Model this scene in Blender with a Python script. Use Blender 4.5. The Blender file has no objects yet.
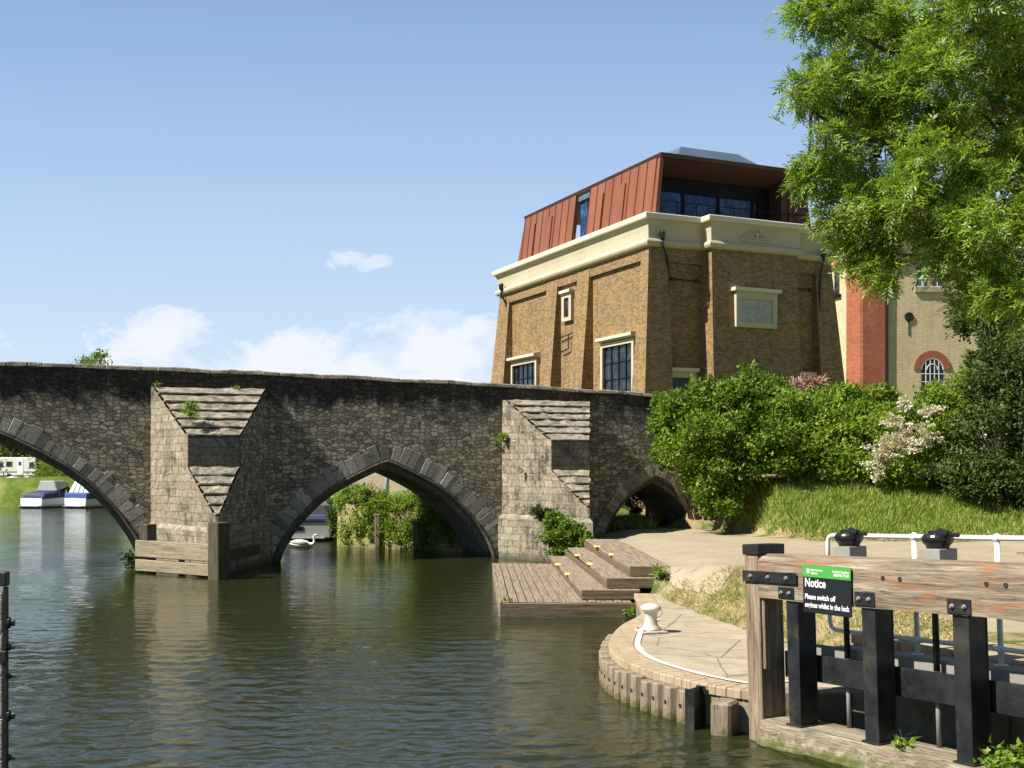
import bpy, math, random
import numpy as np
from mathutils import Vector, Matrix
R = math.radians
PI = math.pi
F = 1150.0; HOR = 467.0; CH = 3.0
rnd = random.Random(7)
scene = bpy.context.scene
C = scene.collection

# ---------------------------------------------------------------- helpers
def link(o, parent=None):
    C.objects.link(o)
    if parent is not None: o.parent = parent
    return o

def ground_pt(px, py, z):
    D = (CH - z) * F / (py - HOR)
    return ((px - 512) / F * D, D)

def at(px, py, D):
    return ((px - 512) / F * D, D, CH + (HOR - py) / F * D)

class MB:
    def __init__(s): s.v = []; s.f = []; s.mi = []; s.cur = 0
    def add(s, vs, fs):
        b = len(s.v); s.v += [tuple(p) for p in vs]
        for f in fs: s.f.append(tuple(b + i for i in f)); s.mi.append(s.cur)
        return s
    def box(s, x0, x1, y0, y1, z0, z1, M=None, taper=0):
        vs = [(x0,y0,z0),(x1,y0,z0),(x1,y1,z0),(x0,y1,z0),(x0+taper,y0+taper,z1),(x1-taper,y0+taper,z1),(x1-taper,y1-taper,z1),(x0+taper,y1-taper,z1)]
        if M is not None: vs = [tuple(M @ Vector(p)) for p in vs]
        return s.add(vs, [(0,3,2,1),(4,5,6,7),(0,1,5,4),(1,2,6,5),(2,3,7,6),(3,0,4,7)])
    def cbox(s, c, sz, rz=0, rx=0, ry=0):
        M = Matrix.Translation(c) @ Matrix.Rotation(rz,4,'Z') @ Matrix.Rotation(ry,4,'Y') @ Matrix.Rotation(rx,4,'X')
        a, b, d = sz[0]/2, sz[1]/2, sz[2]/2
        return s.box(-a, a, -b, b, -d, d, M)
    def hexa(s, p):   # 8 points, bottom 4 ccw then top 4
        return s.add(p, [(0,3,2,1),(4,5,6,7),(0,1,5,4),(1,2,6,5),(2,3,7,6),(3,0,4,7)])
    def prism(s, poly, z0, z1):
        n = len(poly)
        a = sum(poly[i][0]*poly[(i+1)%n][1]-poly[(i+1)%n][0]*poly[i][1] for i in range(n))
        if a < 0: poly = poly[::-1]
        vs = [(x,y,z0) for x,y in poly] + [(x,y,z1) for x,y in poly]
        fs = [tuple(range(n-1,-1,-1)), tuple(range(n,2*n))]
        for i in range(n):
            j = (i+1) % n; fs.append((i,j,n+j,n+i))
        return s.add(vs, fs)
    def xprism(s, poly, y0, y1):     # polygon in x,z extruded along y
        n = len(poly)
        a = sum(poly[i][0]*poly[(i+1)%n][1]-poly[(i+1)%n][0]*poly[i][1] for i in range(n))
        if a < 0: poly = poly[::-1]
        vs = [(x,y0,z) for x,z in poly] + [(x,y1,z) for x,z in poly]
        fs = [tuple(range(n)), tuple(range(2*n-1,n-1,-1))]
        for i in range(n):
            j = (i+1) % n; fs.append((j,i,n+i,n+j))
        return s.add(vs, fs)
    def lathe(s, prof, c=(0,0,0), seg=20, sx=1, sy=1):
        vs = []; fs = []
        for r, z in prof:
            for k in range(seg):
                a = 2*PI*k/seg; vs.append((c[0]+r*sx*math.cos(a), c[1]+r*sy*math.sin(a), c[2]+z))
        for i in range(len(prof)-1):
            for k in range(seg):
                k2 = (k+1) % seg
                fs.append((i*seg+k, i*seg+k2, (i+1)*seg+k2, (i+1)*seg+k))
        fs.append(tuple(range(seg-1,-1,-1))); m = (len(prof)-1)*seg
        fs.append(tuple(range(m, m+seg)))
        return s.add(vs, fs)
    def loft(s, path, rad, seg=10, up=(0,0,1), cap=True):
        P = [Vector(p) for p in path]; vs = []; fs = []; n = len(P); prev = None
        for i, p in enumerate(P):
            t = (P[min(i+1,n-1)] - P[max(i-1,0)]).normalized()
            if prev is None:
                u = Vector(up)
                if abs(t.dot(u)) > .95: u = Vector((1,0,0))
                a = t.cross(u).normalized()
            else:
                a = (prev - t*prev.dot(t)).normalized()
            prev = a; b = a.cross(t).normalized()
            r = rad[i] if not isinstance(rad, (int, float)) else rad
            if isinstance(r, (int, float)): r = (r, r)
            for k in range(seg):
                q = 2*PI*k/seg
                vs.append(tuple(p + a*math.cos(q)*r[0] + b*math.sin(q)*r[1]))
        for i in range(n-1):
            for k in range(seg):
                k2 = (k+1) % seg
                fs.append((i*seg+k, (i+1)*seg+k, (i+1)*seg+k2, i*seg+k2))
        if cap: fs.append(tuple(range(seg))); fs.append(tuple(range(n*seg-1, (n-1)*seg-1, -1)))
        return s.add(vs, fs)
    def tube(s, a, b, r, seg=10): return s.loft([a, b], [r, r], seg)
    def sphere(s, c, r, seg=12, rings=7, sc=(1,1,1)):
        prof = [(max(1e-3, math.sin(PI*i/rings))*r, -math.cos(PI*i/rings)*r) for i in range(rings+1)]
        b = MB().lathe(prof, (0,0,0), seg)
        return s.add([(c[0]+x*sc[0], c[1]+y*sc[1], c[2]+z*sc[2]) for x,y,z in b.v], b.f)
    def build(s, name, mats, parent=None, smooth=False, bevel=0, loc=None, rz=0, uv=True, bseg=1):
        me = bpy.data.meshes.new(name); me.from_pydata(s.v, [], s.f); me.update()
        if not isinstance(mats, (list, tuple)): mats = [mats]
        for m in mats: me.materials.append(m)
        if len(mats) > 1: me.polygons.foreach_set('material_index', s.mi)
        if smooth: me.polygons.foreach_set('use_smooth', [True]*len(me.polygons))
        if uv:
            L = me.uv_layers.new(name='UVMap')
            for p in me.polygons:
                n = p.normal
                if abs(n.z) > .75: t = Vector((1,0,0)); w = Vector((0,1,0))
                else:
                    t = Vector((-n.y, n.x, 0)).normalized(); w = Vector((0,0,1))
                for li in p.loop_indices:
                    co = me.vertices[me.loops[li].vertex_index].co
                    L.data[li].uv = (co.dot(t), co.dot(w))
        o = bpy.data.objects.new(name, me); link(o, parent)
        if loc: o.location = loc
        if rz: o.rotation_euler[2] = rz
        if bevel:
            b = o.modifiers.new('bevel', 'BEVEL'); b.width = bevel; b.segments = bseg; b.limit_method = 'ANGLE'; b.angle_limit = R(40)
        return o

def tag(o, label, cat=None, group=None, kind=None):
    if label: o['label'] = label
    if cat: o['category'] = cat
    if group: o['group'] = group
    if kind: o['kind'] = kind
    return o
def thing(name, label, cat, loc=(0,0,0), rz=0, group=None):
    o = bpy.data.objects.new(name, None); link(o); o.location = loc; o.rotation_euler = (0,0,rz)
    o.empty_display_size = .3
    return tag(o, label, cat, group)
def copy_tree(o, parent=None):
    c = o.copy(); C.objects.link(c); c.parent = parent
    for ch in list(o.children): copy_tree(ch, c)
    return c

# ---------------------------------------------------------------- node helpers
class NT:
    def __init__(s, m):
        s.t = m.node_tree; s.n = s.t.nodes; s.l = s.t.links
    def new(s, typ, **kw):
        n = s.n.new(typ)
        for k, v in kw.items(): setattr(n, k, v)
        return n
    def put(s, sock, v):
        if v is None: return
        if hasattr(v, 'is_output') or isinstance(v, bpy.types.NodeSocket): s.l.new(v, sock)
        else:
            if isinstance(v, (tuple, list)) and len(v) == 3 and sock.type == 'RGBA': v = (*v, 1)
            sock.default_value = v
    def math(s, op, a, b=None, c=None, clamp=False):
        n = s.new('ShaderNodeMath', operation=op, use_clamp=clamp)
        s.put(n.inputs[0], a); s.put(n.inputs[1], b)
        if c is not None: s.put(n.inputs[2], c)
        return n.outputs[0]
    def mix(s, fac, a, b, blend='MIX'):
        n = s.new('ShaderNodeMix', data_type='RGBA', blend_type=blend)
        s.put(n.inputs[0], fac); s.put(n.inputs[6], a); s.put(n.inputs[7], b)
        return n.outputs[2]
    def ramp(s, fac, stops, interp='LINEAR'):
        n = s.new('ShaderNodeValToRGB'); cr = n.color_ramp; cr.interpolation = interp
        while len(cr.elements) < len(stops): cr.elements.new(.5)
        for e, (p, c) in zip(cr.elements, stops):
            e.position = p
            if isinstance(c, (int, float)): c = (c, c, c)
            e.color = (*c, 1) if len(c) == 3 else c
        s.put(n.inputs[0], fac); return n.outputs[0]
    def noise(s, vec, scale, detail=4, rough=.55, dist=0):
        n = s.new('ShaderNodeTexNoise'); s.put(n.inputs['Vector'], vec)
        n.inputs['Scale'].default_value = scale; n.inputs['Detail'].default_value = detail
        n.inputs['Roughness'].default_value = rough; n.inputs['Distortion'].default_value = dist
        return n
    def obj(s): return s.new('ShaderNodeTexCoord').outputs['Object']
    def uvc(s): return s.new('ShaderNodeTexCoord').outputs['UV']
    def geo(s, k='Position'): return s.new('ShaderNodeNewGeometry').outputs[k]
    def mapping(s, vec, scale=(1,1,1), loc=(0,0,0), rot=(0,0,0)):
        n = s.new('ShaderNodeMapping'); s.put(n.inputs[0], vec)
        n.inputs[1].default_value = loc; n.inputs[2].default_value = rot; n.inputs[3].default_value = scale
        return n.outputs[0]
    def bump(s, h, strength=.5, dist=.02, normal=None):
        n = s.new('ShaderNodeBump'); n.inputs['Strength'].default_value = strength; n.inputs['Distance'].default_value = dist
        s.put(n.inputs['Height'], h)
        if normal is not None: s.put(n.inputs['Normal'], normal)
        return n.outputs[0]

def newmat(name):
    m = bpy.data.materials.new(name); m.use_nodes = True
    return m, NT(m), m.node_tree.nodes['Principled BSDF']

def plain(name, col, rough=.6, metal=0, var=.15, scale=6, bump=.15, bdist=.01, col2=None, stretch=(1,1,1), dirt=None, spec=None):
    """colour varied by noise, a second colour in patches, small bump"""
    m, t, b = newmat(name)
    v = t.mapping(t.obj(), stretch)
    n = t.noise(v, scale, 6, .6)
    c2 = col2 or tuple(x*(1-2*var) for x in col)
    c = t.mix(t.ramp(n.outputs[0], [(.35, 0), (.65, 1)]), c2, col)
    if dirt:
        d = t.noise(t.obj(), scale*.35, 8, .7)
        c = t.mix(t.ramp(d.outputs[0], [(.5, 0), (.68, .8)]), c, dirt)
    t.put(b.inputs['Base Color'], c)
    b.inputs['Roughness'].default_value = rough; b.inputs['Metallic'].default_value = metal
    if spec is not None: b.inputs['Specular IOR Level'].default_value = spec
    if bump:
        n2 = t.noise(v, scale*6, 5, .65)
        t.put(b.inputs['Normal'], t.bump(n2.outputs[0], bump, bdist))
    return m

def rubble(name, cell=(2.4,2.4,4.4), lo=(.10,.095,.085), hi=(.36,.345,.31), mortar=(.16,.15,.13), stain=1.0, ztop=4.5, warm=0, low=False):
    m, t, b = newmat(name)
    o = t.obj()
    w = t.noise(o, 2.3, 4, .6)
    wv = t.new('ShaderNodeVectorMath', operation='SCALE'); t.put(wv.inputs[0], w.outputs['Color']); wv.inputs['Scale'].default_value = .26
    ad = t.new('ShaderNodeVectorMath', operation='ADD'); t.put(ad.inputs[0], o); t.put(ad.inputs[1], wv.outputs[0])
    v = t.mapping(ad.outputs[0], cell)
    e = t.new('ShaderNodeTexVoronoi', feature='DISTANCE_TO_EDGE'); t.put(e.inputs['Vector'], v); e.inputs['Scale'].default_value = 1; e.inputs['Randomness'].default_value = .62
    f = t.new('ShaderNodeTexVoronoi', feature='F1'); t.put(f.inputs['Vector'], v); f.inputs['Scale'].default_value = 1; f.inputs['Randomness'].default_value = .62
    sep = t.new('ShaderNodeSeparateColor'); t.put(sep.inputs[0], f.outputs['Color'])
    n1 = t.noise(o, 14, 8, .7)
    br = t.math('ADD', t.math('MULTIPLY', sep.outputs[0], .5), t.math('MULTIPLY', t.math('SUBTRACT', n1.outputs[0], .22), 1.0))
    col = t.ramp(br, [(.12, lo), (.5, tuple((a+c)/2*.85 for a, c in zip(lo, hi))), (.95, hi)])
    tint = t.mix(sep.outputs[1], (1.12,1.0,.84), (.96,.97,.98))
    col = t.mix(1, col, tint, 'MULTIPLY')
    edge = t.math('MULTIPLY', t.ramp(e.outputs[0], [(.02, 1), (.13, 0)]), .6)
    n3 = t.noise(o, 2.2, 4)
    mc = t.mix(t.ramp(n3.outputs[0], [(.4,0),(.6,1)]), tuple(x*.35 for x in mortar), mortar)
    col = t.mix(edge, col, mc)
    # black algae and lichen crust: heavy near the parapet, patchy lower down
    sx = t.new('ShaderNodeSeparateXYZ'); t.put(sx.inputs[0], o)
    ng = t.noise(t.mapping(o, (1,1,.45)), .9, 7, .68)
    ns = t.noise(t.mapping(o, (1,1,.8)), 4.5, 8, .75)
    zt = t.math('MULTIPLY', t.math('SUBTRACT', sx.outputs[2], ztop), .42)
    a = t.math('ADD', t.math('MULTIPLY', ng.outputs[0], 1.15), zt)
    a = t.math('ADD', a, t.math('MULTIPLY', ns.outputs[0], .55))
    mask = t.ramp(a, [(.84, 0), (1.08, .88)])
    mask = t.math('MULTIPLY', mask, stain)
    col = t.mix(mask, col, (.018,.018,.017))
    # pale lichen dots
    nl = t.noise(o, 22, 4, .6)
    lm = t.math('MULTIPLY', t.ramp(nl.outputs[0], [(.66, 0), (.72, 1)]), .55)
    col = t.mix(lm, col, (.42,.41,.37))
    # damp dark band at the water
    wl = t.math('SUBTRACT', .55, t.math('ADD', sx.outputs[2], t.math('MULTIPLY', ns.outputs[0], .4)))
    col = t.mix(t.ramp(wl, [(.0, 0), (.25, .75)]), col, (.03,.032,.02))
    if warm: col = t.mix(1, col, (1.12,1.02,.86), 'MULTIPLY')
    t.put(b.inputs['Base Color'], col)
    b.inputs['Roughness'].default_value = .92; b.inputs['Specular IOR Level'].default_value = .2
    h = t.math('ADD', t.ramp(e.outputs[0], [(0,0),(.12,1)]), t.math('MULTIPLY', n1.outputs[0], 1.6))
    h = t.math('ADD', h, t.math('MULTIPLY', sep.outputs[2], .9))
    t.put(b.inputs['Normal'], t.bump(h, .9, .045))
    return m

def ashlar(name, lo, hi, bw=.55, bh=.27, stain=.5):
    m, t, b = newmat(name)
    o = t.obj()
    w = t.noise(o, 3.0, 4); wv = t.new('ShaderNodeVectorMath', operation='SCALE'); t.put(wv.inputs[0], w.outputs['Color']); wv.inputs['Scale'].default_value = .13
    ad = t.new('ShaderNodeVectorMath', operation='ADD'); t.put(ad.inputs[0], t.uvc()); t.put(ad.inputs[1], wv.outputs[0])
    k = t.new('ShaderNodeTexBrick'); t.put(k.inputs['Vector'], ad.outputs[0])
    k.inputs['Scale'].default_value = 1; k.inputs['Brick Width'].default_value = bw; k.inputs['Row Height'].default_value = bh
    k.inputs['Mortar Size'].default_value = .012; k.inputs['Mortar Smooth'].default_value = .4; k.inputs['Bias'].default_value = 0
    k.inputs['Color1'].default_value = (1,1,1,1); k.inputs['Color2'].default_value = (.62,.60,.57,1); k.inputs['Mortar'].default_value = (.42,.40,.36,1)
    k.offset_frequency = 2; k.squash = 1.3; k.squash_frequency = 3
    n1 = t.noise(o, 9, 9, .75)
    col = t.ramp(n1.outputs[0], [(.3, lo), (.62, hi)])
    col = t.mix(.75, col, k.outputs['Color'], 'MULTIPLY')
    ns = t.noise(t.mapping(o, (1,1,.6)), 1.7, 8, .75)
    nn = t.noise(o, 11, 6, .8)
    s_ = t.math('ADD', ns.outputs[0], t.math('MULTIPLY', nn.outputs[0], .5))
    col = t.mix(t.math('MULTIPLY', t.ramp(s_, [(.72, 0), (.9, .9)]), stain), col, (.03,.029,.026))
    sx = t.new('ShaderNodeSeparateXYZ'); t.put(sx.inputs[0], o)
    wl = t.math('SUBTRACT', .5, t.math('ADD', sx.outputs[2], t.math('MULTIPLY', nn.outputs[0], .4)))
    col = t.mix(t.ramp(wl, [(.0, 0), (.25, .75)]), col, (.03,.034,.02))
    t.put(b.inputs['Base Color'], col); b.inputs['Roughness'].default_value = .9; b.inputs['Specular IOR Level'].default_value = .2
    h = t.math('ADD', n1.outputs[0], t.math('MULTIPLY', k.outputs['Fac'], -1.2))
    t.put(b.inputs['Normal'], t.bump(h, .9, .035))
    return m

def brick(name, c1, c2, mortar, bw=.225, bh=.078, tint=(.75,.7,.62), tsc=.6):
    m, t, b = newmat(name)
    k = t.new('ShaderNodeTexBrick'); t.put(k.inputs['Vector'], t.uvc())
    k.inputs['Scale'].default_value = 1; k.inputs['Brick Width'].default_value = bw; k.inputs['Row Height'].default_value = bh
    k.inputs['Mortar Size'].default_value = .009; k.inputs['Mortar Smooth'].default_value = .3; k.inputs['Bias'].default_value = -.1
    t.put(k.inputs['Color1'], c1); t.put(k.inputs['Color2'], c2); t.put(k.inputs['Mortar'], mortar)
    n = t.noise(t.obj(), tsc, 8, .7)
    col = t.mix(t.ramp(n.outputs[0], [(.35, 0), (.65, 1)]), k.outputs['Color'], t.mix(1, k.outputs['Color'], tint, 'MULTIPLY'))
    n2 = t.noise(t.mapping(t.obj(), (1,1,.5)), 5, 8, .8)
    col = t.mix(t.ramp(n2.outputs[0], [(.52, 0), (.75, .55)]), col, t.mix(1, col, (.45,.42,.4), 'MULTIPLY'))
    n3 = t.noise(t.mapping(t.obj(), (2.2,2.2,.16)), 2.0, 6, .65)
    col = t.mix(t.ramp(n3.outputs[0], [(.50, 0), (.72, .5)]), col, t.mix(1, col, (.5,.47,.44), 'MULTIPLY'))
    t.put(b.inputs['Base Color'], col); b.inputs['Roughness'].default_value = .9; b.inputs['Specular IOR Level'].default_value = .2
    t.put(b.inputs['Normal'], t.bump(k.outputs['Fac'], -.5, .01))
    return m

def timber(name, c1, c2, along='x', plank=0, moss=0, rough=.85, dark=.25, extra=None):
    """weathered timber; grain along one object axis"""
    m, t, b = newmat(name)
    o = t.obj()
    sc = {'x': (.35,6,6), 'y': (6,.35,6), 'z': (6,6,.35)}[along]
    g = t.noise(t.mapping(o, sc), 3.2, 8, .7, .6)
    g2 = t.noise(t.mapping(o, tuple(x*2.2 for x in sc)), 6, 4, .6)
    col = t.ramp(g.outputs[0], [(.3, tuple(x*dark for x in c1)), (.45, c1), (.7, c2)])
    col = t.mix(t.ramp(g2.outputs[0], [(.56, 0), (.66, .7)]), col, tuple(x*.3 for x in c1))
    if extra:
        ne = t.noise(t.mapping(o, (1,2.5,4)), 1.4, 5, .6, 1.0)
        col = t.mix(t.ramp(ne.outputs[0], [(.51, 0), (.63, .75)]), col, extra)
    if moss:
        nm = t.noise(o, 7, 6, .7)
        sx = t.new('ShaderNodeSeparateXYZ'); t.put(sx.inputs[0], o)
        a = t.math('ADD', t.math('MULTIPLY', t.math('SUBTRACT', moss, sx.outputs[2]), 2.0), t.math('SUBTRACT', nm.outputs[0], .5))
        col = t.mix(t.ramp(a, [(.05, 0), (.3, .9)]), col, (.07,.085,.012))
    t.put(b.inputs['Base Color'], col); b.inputs['Roughness'].default_value = rough; b.inputs['Specular IOR Level'].default_value = .2
    h = t.math('ADD', g.outputs[0], t.math('MULTIPLY', g2.outputs[0], .5))
    t.put(b.inputs['Normal'], t.bump(h, .7, .02))
    return m

def leafmat(name, cols, trans=.3, rough=.5, sheen=.3):
    m, t, b = newmat(name)
    rp = t.geo('Random Per Island')
    n = t.noise(t.obj(), 1.1, 4, .6)
    f = t.math('ADD', t.math('MULTIPLY', rp, .65), t.math('MULTIPLY', n.outputs[0], .5))
    st = [(i/(len(cols)-1)*.8+.15, c) for i, c in enumerate(cols)]
    col = t.ramp(f, st)
    t.put(b.inputs['Base Color'], col); b.inputs['Roughness'].default_value = rough; b.inputs['Specular IOR Level'].default_value = sheen
    tr = t.new('ShaderNodeBsdfTranslucent'); t.put(tr.inputs[0], t.mix(1, col, (1.5,1.6,.5), 'MULTIPLY'))
    mx = t.new('ShaderNodeMixShader'); mx.inputs[0].default_value = trans
    t.l.new(b.outputs[0], mx.inputs[1]); t.l.new(tr.outputs[0], mx.inputs[2])
    t.l.new(mx.outputs[0], t.n['Material Output'].inputs[0])
    return m

# ---------------------------------------------------------------- foliage
def unit(a): return a / np.maximum(np.linalg.norm(a, axis=1, keepdims=True), 1e-9)
def leaf_mesh(name, base, d, side, L, W, mat, parent=None, fold=.25, loc=None):
    """base (n,3), d unit dir, side unit, L, W arrays -> two-triangle folded leaves (n rhombs of 4 verts)"""
    n = len(base); nr = np.cross(d, side)
    L = L[:, None]; W = W[:, None]
    v = np.empty((n, 4, 3), np.float32)
    v[:,0] = base; v[:,1] = base + d*L*.45 + side*W*.5 + nr*W*fold
    v[:,2] = base + d*L - nr*L*.12; v[:,3] = base + d*L*.45 - side*W*.5 + nr*W*fold
    idx = np.arange(n*4, dtype=np.int32).reshape(n, 4)
    tri = np.concatenate([idx[:, [0,1,2]], idx[:, [0,2,3]]], axis=1).reshape(-1)
    me = bpy.data.meshes.new(name)
    me.vertices.add(n*4); me.vertices.foreach_set('co', v.reshape(-1))
    me.loops.add(len(tri)); me.loops.foreach_set('vertex_index', tri)
    me.polygons.add(n*2); me.polygons.foreach_set('loop_start', np.arange(0, n*6, 3, dtype=np.int32))
    me.polygons.foreach_set('loop_total', np.full(n*2, 3, dtype=np.int32))
    me.update(calc_edges=True); me.materials.append(mat)
    o = bpy.data.objects.new(name, me); link(o, parent)
    if loc: o.location = loc
    return o

def clump_points(rg, blobs, n, shell=.55, clumps=26, spread=.28, zmin=None):
    """points in clumps spread through the ellipsoids; also returns outward directions"""
    vol = np.array([b[3]*b[4]*b[5] for b in blobs])**(.7); w = vol / vol.sum()
    P = []; O = []
    for b, k in zip(blobs, w):
        m = max(8, int(n*k)); c = np.array(b[:3]); r = np.array(b[3:6])
        nc = max(5, int(clumps))
        dirs = unit(rg.normal(size=(nc, 3))); rad = rg.uniform(shell, 1.0, (nc, 1))
        cc = dirs*rad
        sz = rg.uniform(.5, 1.3, (nc, 1))
        id_ = rg.integers(0, nc, m)
        p = cc[id_] + np.clip(rg.normal(size=(m, 3)), -1.9, 1.9)*spread*sz[id_]*np.array([1,1,.7])
        od = unit(p + rg.normal(size=(m, 3))*.25)
        P.append(c + p*r); O.append(od)
    P = np.concatenate(P); O = np.concatenate(O)
    if zmin is not None:
        k = P[:, 2] > zmin; P = P[k]; O = O[k]
    return P, O

def foliage(name, blobs, n, L, W, mat, parent=None, seed=1, droop=.2, **kw):
    rg = np.random.default_rng(seed)
    P, O = clump_points(rg, blobs, n, **kw); m = len(P)
    d = unit(O*.7 + rg.normal(size=(m, 3))*.75 + np.array([0, 0, -droop]))
    s = unit(np.cross(d, rg.normal(size=(m, 3))*.6 + np.array([0, 0, 1.0])))
    return leaf_mesh(name, P, d, s, rg.uniform(.6, 1.25, m)*L, rg.uniform(.7, 1.2, m)*W, mat, parent)

def blades(name, P, h, w, mat, seed=1, lean=.35, parent=None):
    rg = np.random.default_rng(seed); m = len(P)
    d = unit(rg.normal(size=(m, 3))*lean*np.array([1,1,0]) + np.array([0,0,1.0]))
    s = unit(np.cross(d, rg.normal(size=(m, 3))))
    return leaf_mesh(name, P, d, s, rg.uniform(.5, 1.3, m)*h, np.full(m, w)*rg.uniform(.7,1.3,m), mat, parent, fold=.1)
# ---------------------------------------------------------------- camera, sun, sky
cam = bpy.data.objects.new('camera', bpy.data.cameras.new('camera')); link(cam)
cam.location = (0, 0, CH); cam.rotation_euler = (R(90), 0, 0)
cam.data.sensor_width = 36; cam.data.lens = 36*F/1024; cam.data.shift_y = (HOR-384)/1024
cam.data.clip_end = 6000; cam.data.clip_start = .1
scene.camera = cam
SUN_EL = R(48); sdir = Vector((math.cos(R(200.3)), math.sin(R(200.3)), 0)).normalized()
sv = Vector((sdir.x*math.cos(SUN_EL), sdir.y*math.cos(SUN_EL), math.sin(SUN_EL)))
sl = bpy.data.lights.new('sun', 'SUN'); sl.energy = 5.0; sl.angle = R(.5); sl.color = (1, .94, .83)
so = bpy.data.objects.new('sun', sl); link(so); so.rotation_euler = sv.to_track_quat('Z', 'Y').to_euler()
so.location = (-40, -10, 60)
w = bpy.data.worlds.new('World'); scene.world = w; w.use_nodes = True
t = NT(w); bg = t.n['Background']
sky = t.new('ShaderNodeTexSky', sky_type='NISHITA'); sky.sun_disc = False
sky.sun_elevation = SUN_EL; sky.sun_rotation = math.atan2(sdir.x, sdir.y)
sky.air_density = 1.0; sky.dust_density = .2; sky.ozone_density = 2.2
tc = t.new('ShaderNodeTexCoord'); sx = t.new('ShaderNodeSeparateXYZ'); t.put(sx.inputs[0], tc.outputs['Generated'])
yy = t.math('MAXIMUM', sx.outputs[1], .05)
u = t.math('DIVIDE', sx.outputs[0], yy); v = t.math('DIVIDE', sx.outputs[2], yy)
cb = t.new('ShaderNodeCombineXYZ'); t.put(cb.inputs[0], u); t.put(cb.inputs[1], t.math('MULTIPLY', v, 1.5))
n1 = t.noise(cb.outputs[0], 22, 10, .63, .3)
n2 = t.noise(cb.outputs[0], 9, 5, .55)
# cumulus banks low over the horizon: centre azimuth, centre elevation, half sizes, density
CL = [(-.318,.108,.062,.034,1.0), (-.30,.085,.085,.03,.9), (-.165,.098,.07,.030,1.05), (-.115,.122,.05,.022,.8), (-.06,.105,.06,.045,1.1),
      (-.145,.083,.16,.035,1.15), (-.46,.115,.05,.03,.8), (-.148,.178,.058,.011,.72), (-.19,.176,.05,.006,.25), (-.115,.18,.03,.008,.4),
      (.02,.09,.12,.03,.8), (-.7,.12,.2,.05,1.0), (.75,.16,.3,.06,1.0), (.35,.08,.2,.03,.6)]
mask = None
for cx_, cy_, a_, b_, k_ in CL:
    du = t.math('DIVIDE', t.math('SUBTRACT', u, cx_), a_); dv = t.math('DIVIDE', t.math('SUBTRACT', v, cy_), b_)
    dd = t.math('ADD', t.math('MULTIPLY', du, du), t.math('MULTIPLY', dv, dv))
    m_ = t.math('MULTIPLY', t.math('SUBTRACT', 1, t.math('MULTIPLY', dd, .6), clamp=True), k_)
    mask = m_ if mask is None else t.math('MAXIMUM', mask, m_)
dens = t.math('ADD', mask, t.math('MULTIPLY', t.math('SUBTRACT', n1.outputs[0], .5), 2.3))
dens = t.math('ADD', dens, t.math('MULTIPLY', t.math('SUBTRACT', n2.outputs[0], .5), .8))
cm = t.ramp(dens, [(.56, 0), (.68, .38), (1.1, .72)])
cm = t.math('MULTIPLY', cm, t.ramp(mask, [(.0, 0), (.25, 1)]))
shade = t.ramp(t.math('ADD', dens, t.math('MULTIPLY', t.math('SUBTRACT', n2.outputs[0], .5), 1.5)), [(.5, (8.0,9.1,11.0)), (1.15, (10.0,10.0,10.2))])
# general faint milkiness in the lower sky
skyc = t.mix(t.ramp(v, [(.0, .68), (.2, .55), (.42, .30), (.62, .0)]), sky.outputs[0], t.mix(t.ramp(v, [(.05, 0), (.38, 1)]), (8.2, 9.5, 11.4), (6.0, 9.0, 13.6)))
hsv = t.new('ShaderNodeHueSaturation'); hsv.inputs['Saturation'].default_value = 1.0; t.put(hsv.inputs['Color'], skyc)
t.put(bg.inputs['Color'], t.mix(cm, hsv.outputs[0], shade)); bg.inputs['Strength'].default_value = .055
scene.view_settings.view_transform = 'Standard'; scene.view_settings.look = 'None'
scene.view_settings.exposure = .85; scene.view_settings.gamma = 1; scene.view_settings.use_curve_mapping = False
scene.render.resolution_x = 1024; scene.render.resolution_y = 768
scene.render.engine = 'CYCLES'
scene.cycles.max_bounces = 7; scene.cycles.diffuse_bounces = 3; scene.cycles.glossy_bounces = 3; scene.cycles.transmission_bounces = 4
scene.cycles.caustics_reflective = False; scene.cycles.caustics_refractive = False

# ---------------------------------------------------------------- materials
M = {}
M['rubble'] = rubble('rubble_stone', cell=(4.6,4.6,8.2), lo=(.09,.077,.055), hi=(.72,.64,.50), stain=.95, ztop=4.85)
def voussmat():
    m, t, b = newmat('voussoir_stone'); rp = t.geo('Random Per Island'); o = t.obj()
    n1 = t.noise(o, 11, 8, .75); n2 = t.noise(o, 2.2, 6, .7)
    c = t.ramp(rp, [(0,(.20,.18,.14)),(.5,(.38,.345,.275)),(1,(.56,.51,.42))])
    c = t.mix(t.ramp(n1.outputs[0], [(.45,0),(.68,.65)]), c, (.075,.068,.055))
    c = t.mix(t.ramp(n2.outputs[0], [(.56,0),(.70,.7)]), c, (.04,.038,.032))
    t.put(b.inputs['Base Color'], c); b.inputs['Roughness'].default_value = .93; b.inputs['Specular IOR Level'].default_value = .2
    t.put(b.inputs['Normal'], t.bump(n1.outputs[0], .9, .04)); return m
M['vouss'] = voussmat()
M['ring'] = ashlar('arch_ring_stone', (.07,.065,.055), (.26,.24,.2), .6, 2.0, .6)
M['ashlar'] = ashlar('cutwater_stone', (.20,.17,.12), (.50,.44,.33), .42, .22, .95)
M['blackstone'] = ashlar('dark_panel_stone', (.06,.055,.045), (.20,.185,.15), .5, .26, .8)  # darker stone for the upright panel of each cutwater
M['step'] = plain('weathering_stone', (.42,.365,.28), .92, 0, .2, 4, .9, .04, (.16,.14,.105), dirt=(.055,.05,.04))
M['coping'] = plain('coping_stone', (.36,.32,.25), .92, 0, .2, 3, .9, .05, (.15,.13,.10), dirt=(.05,.045,.035))
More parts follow.
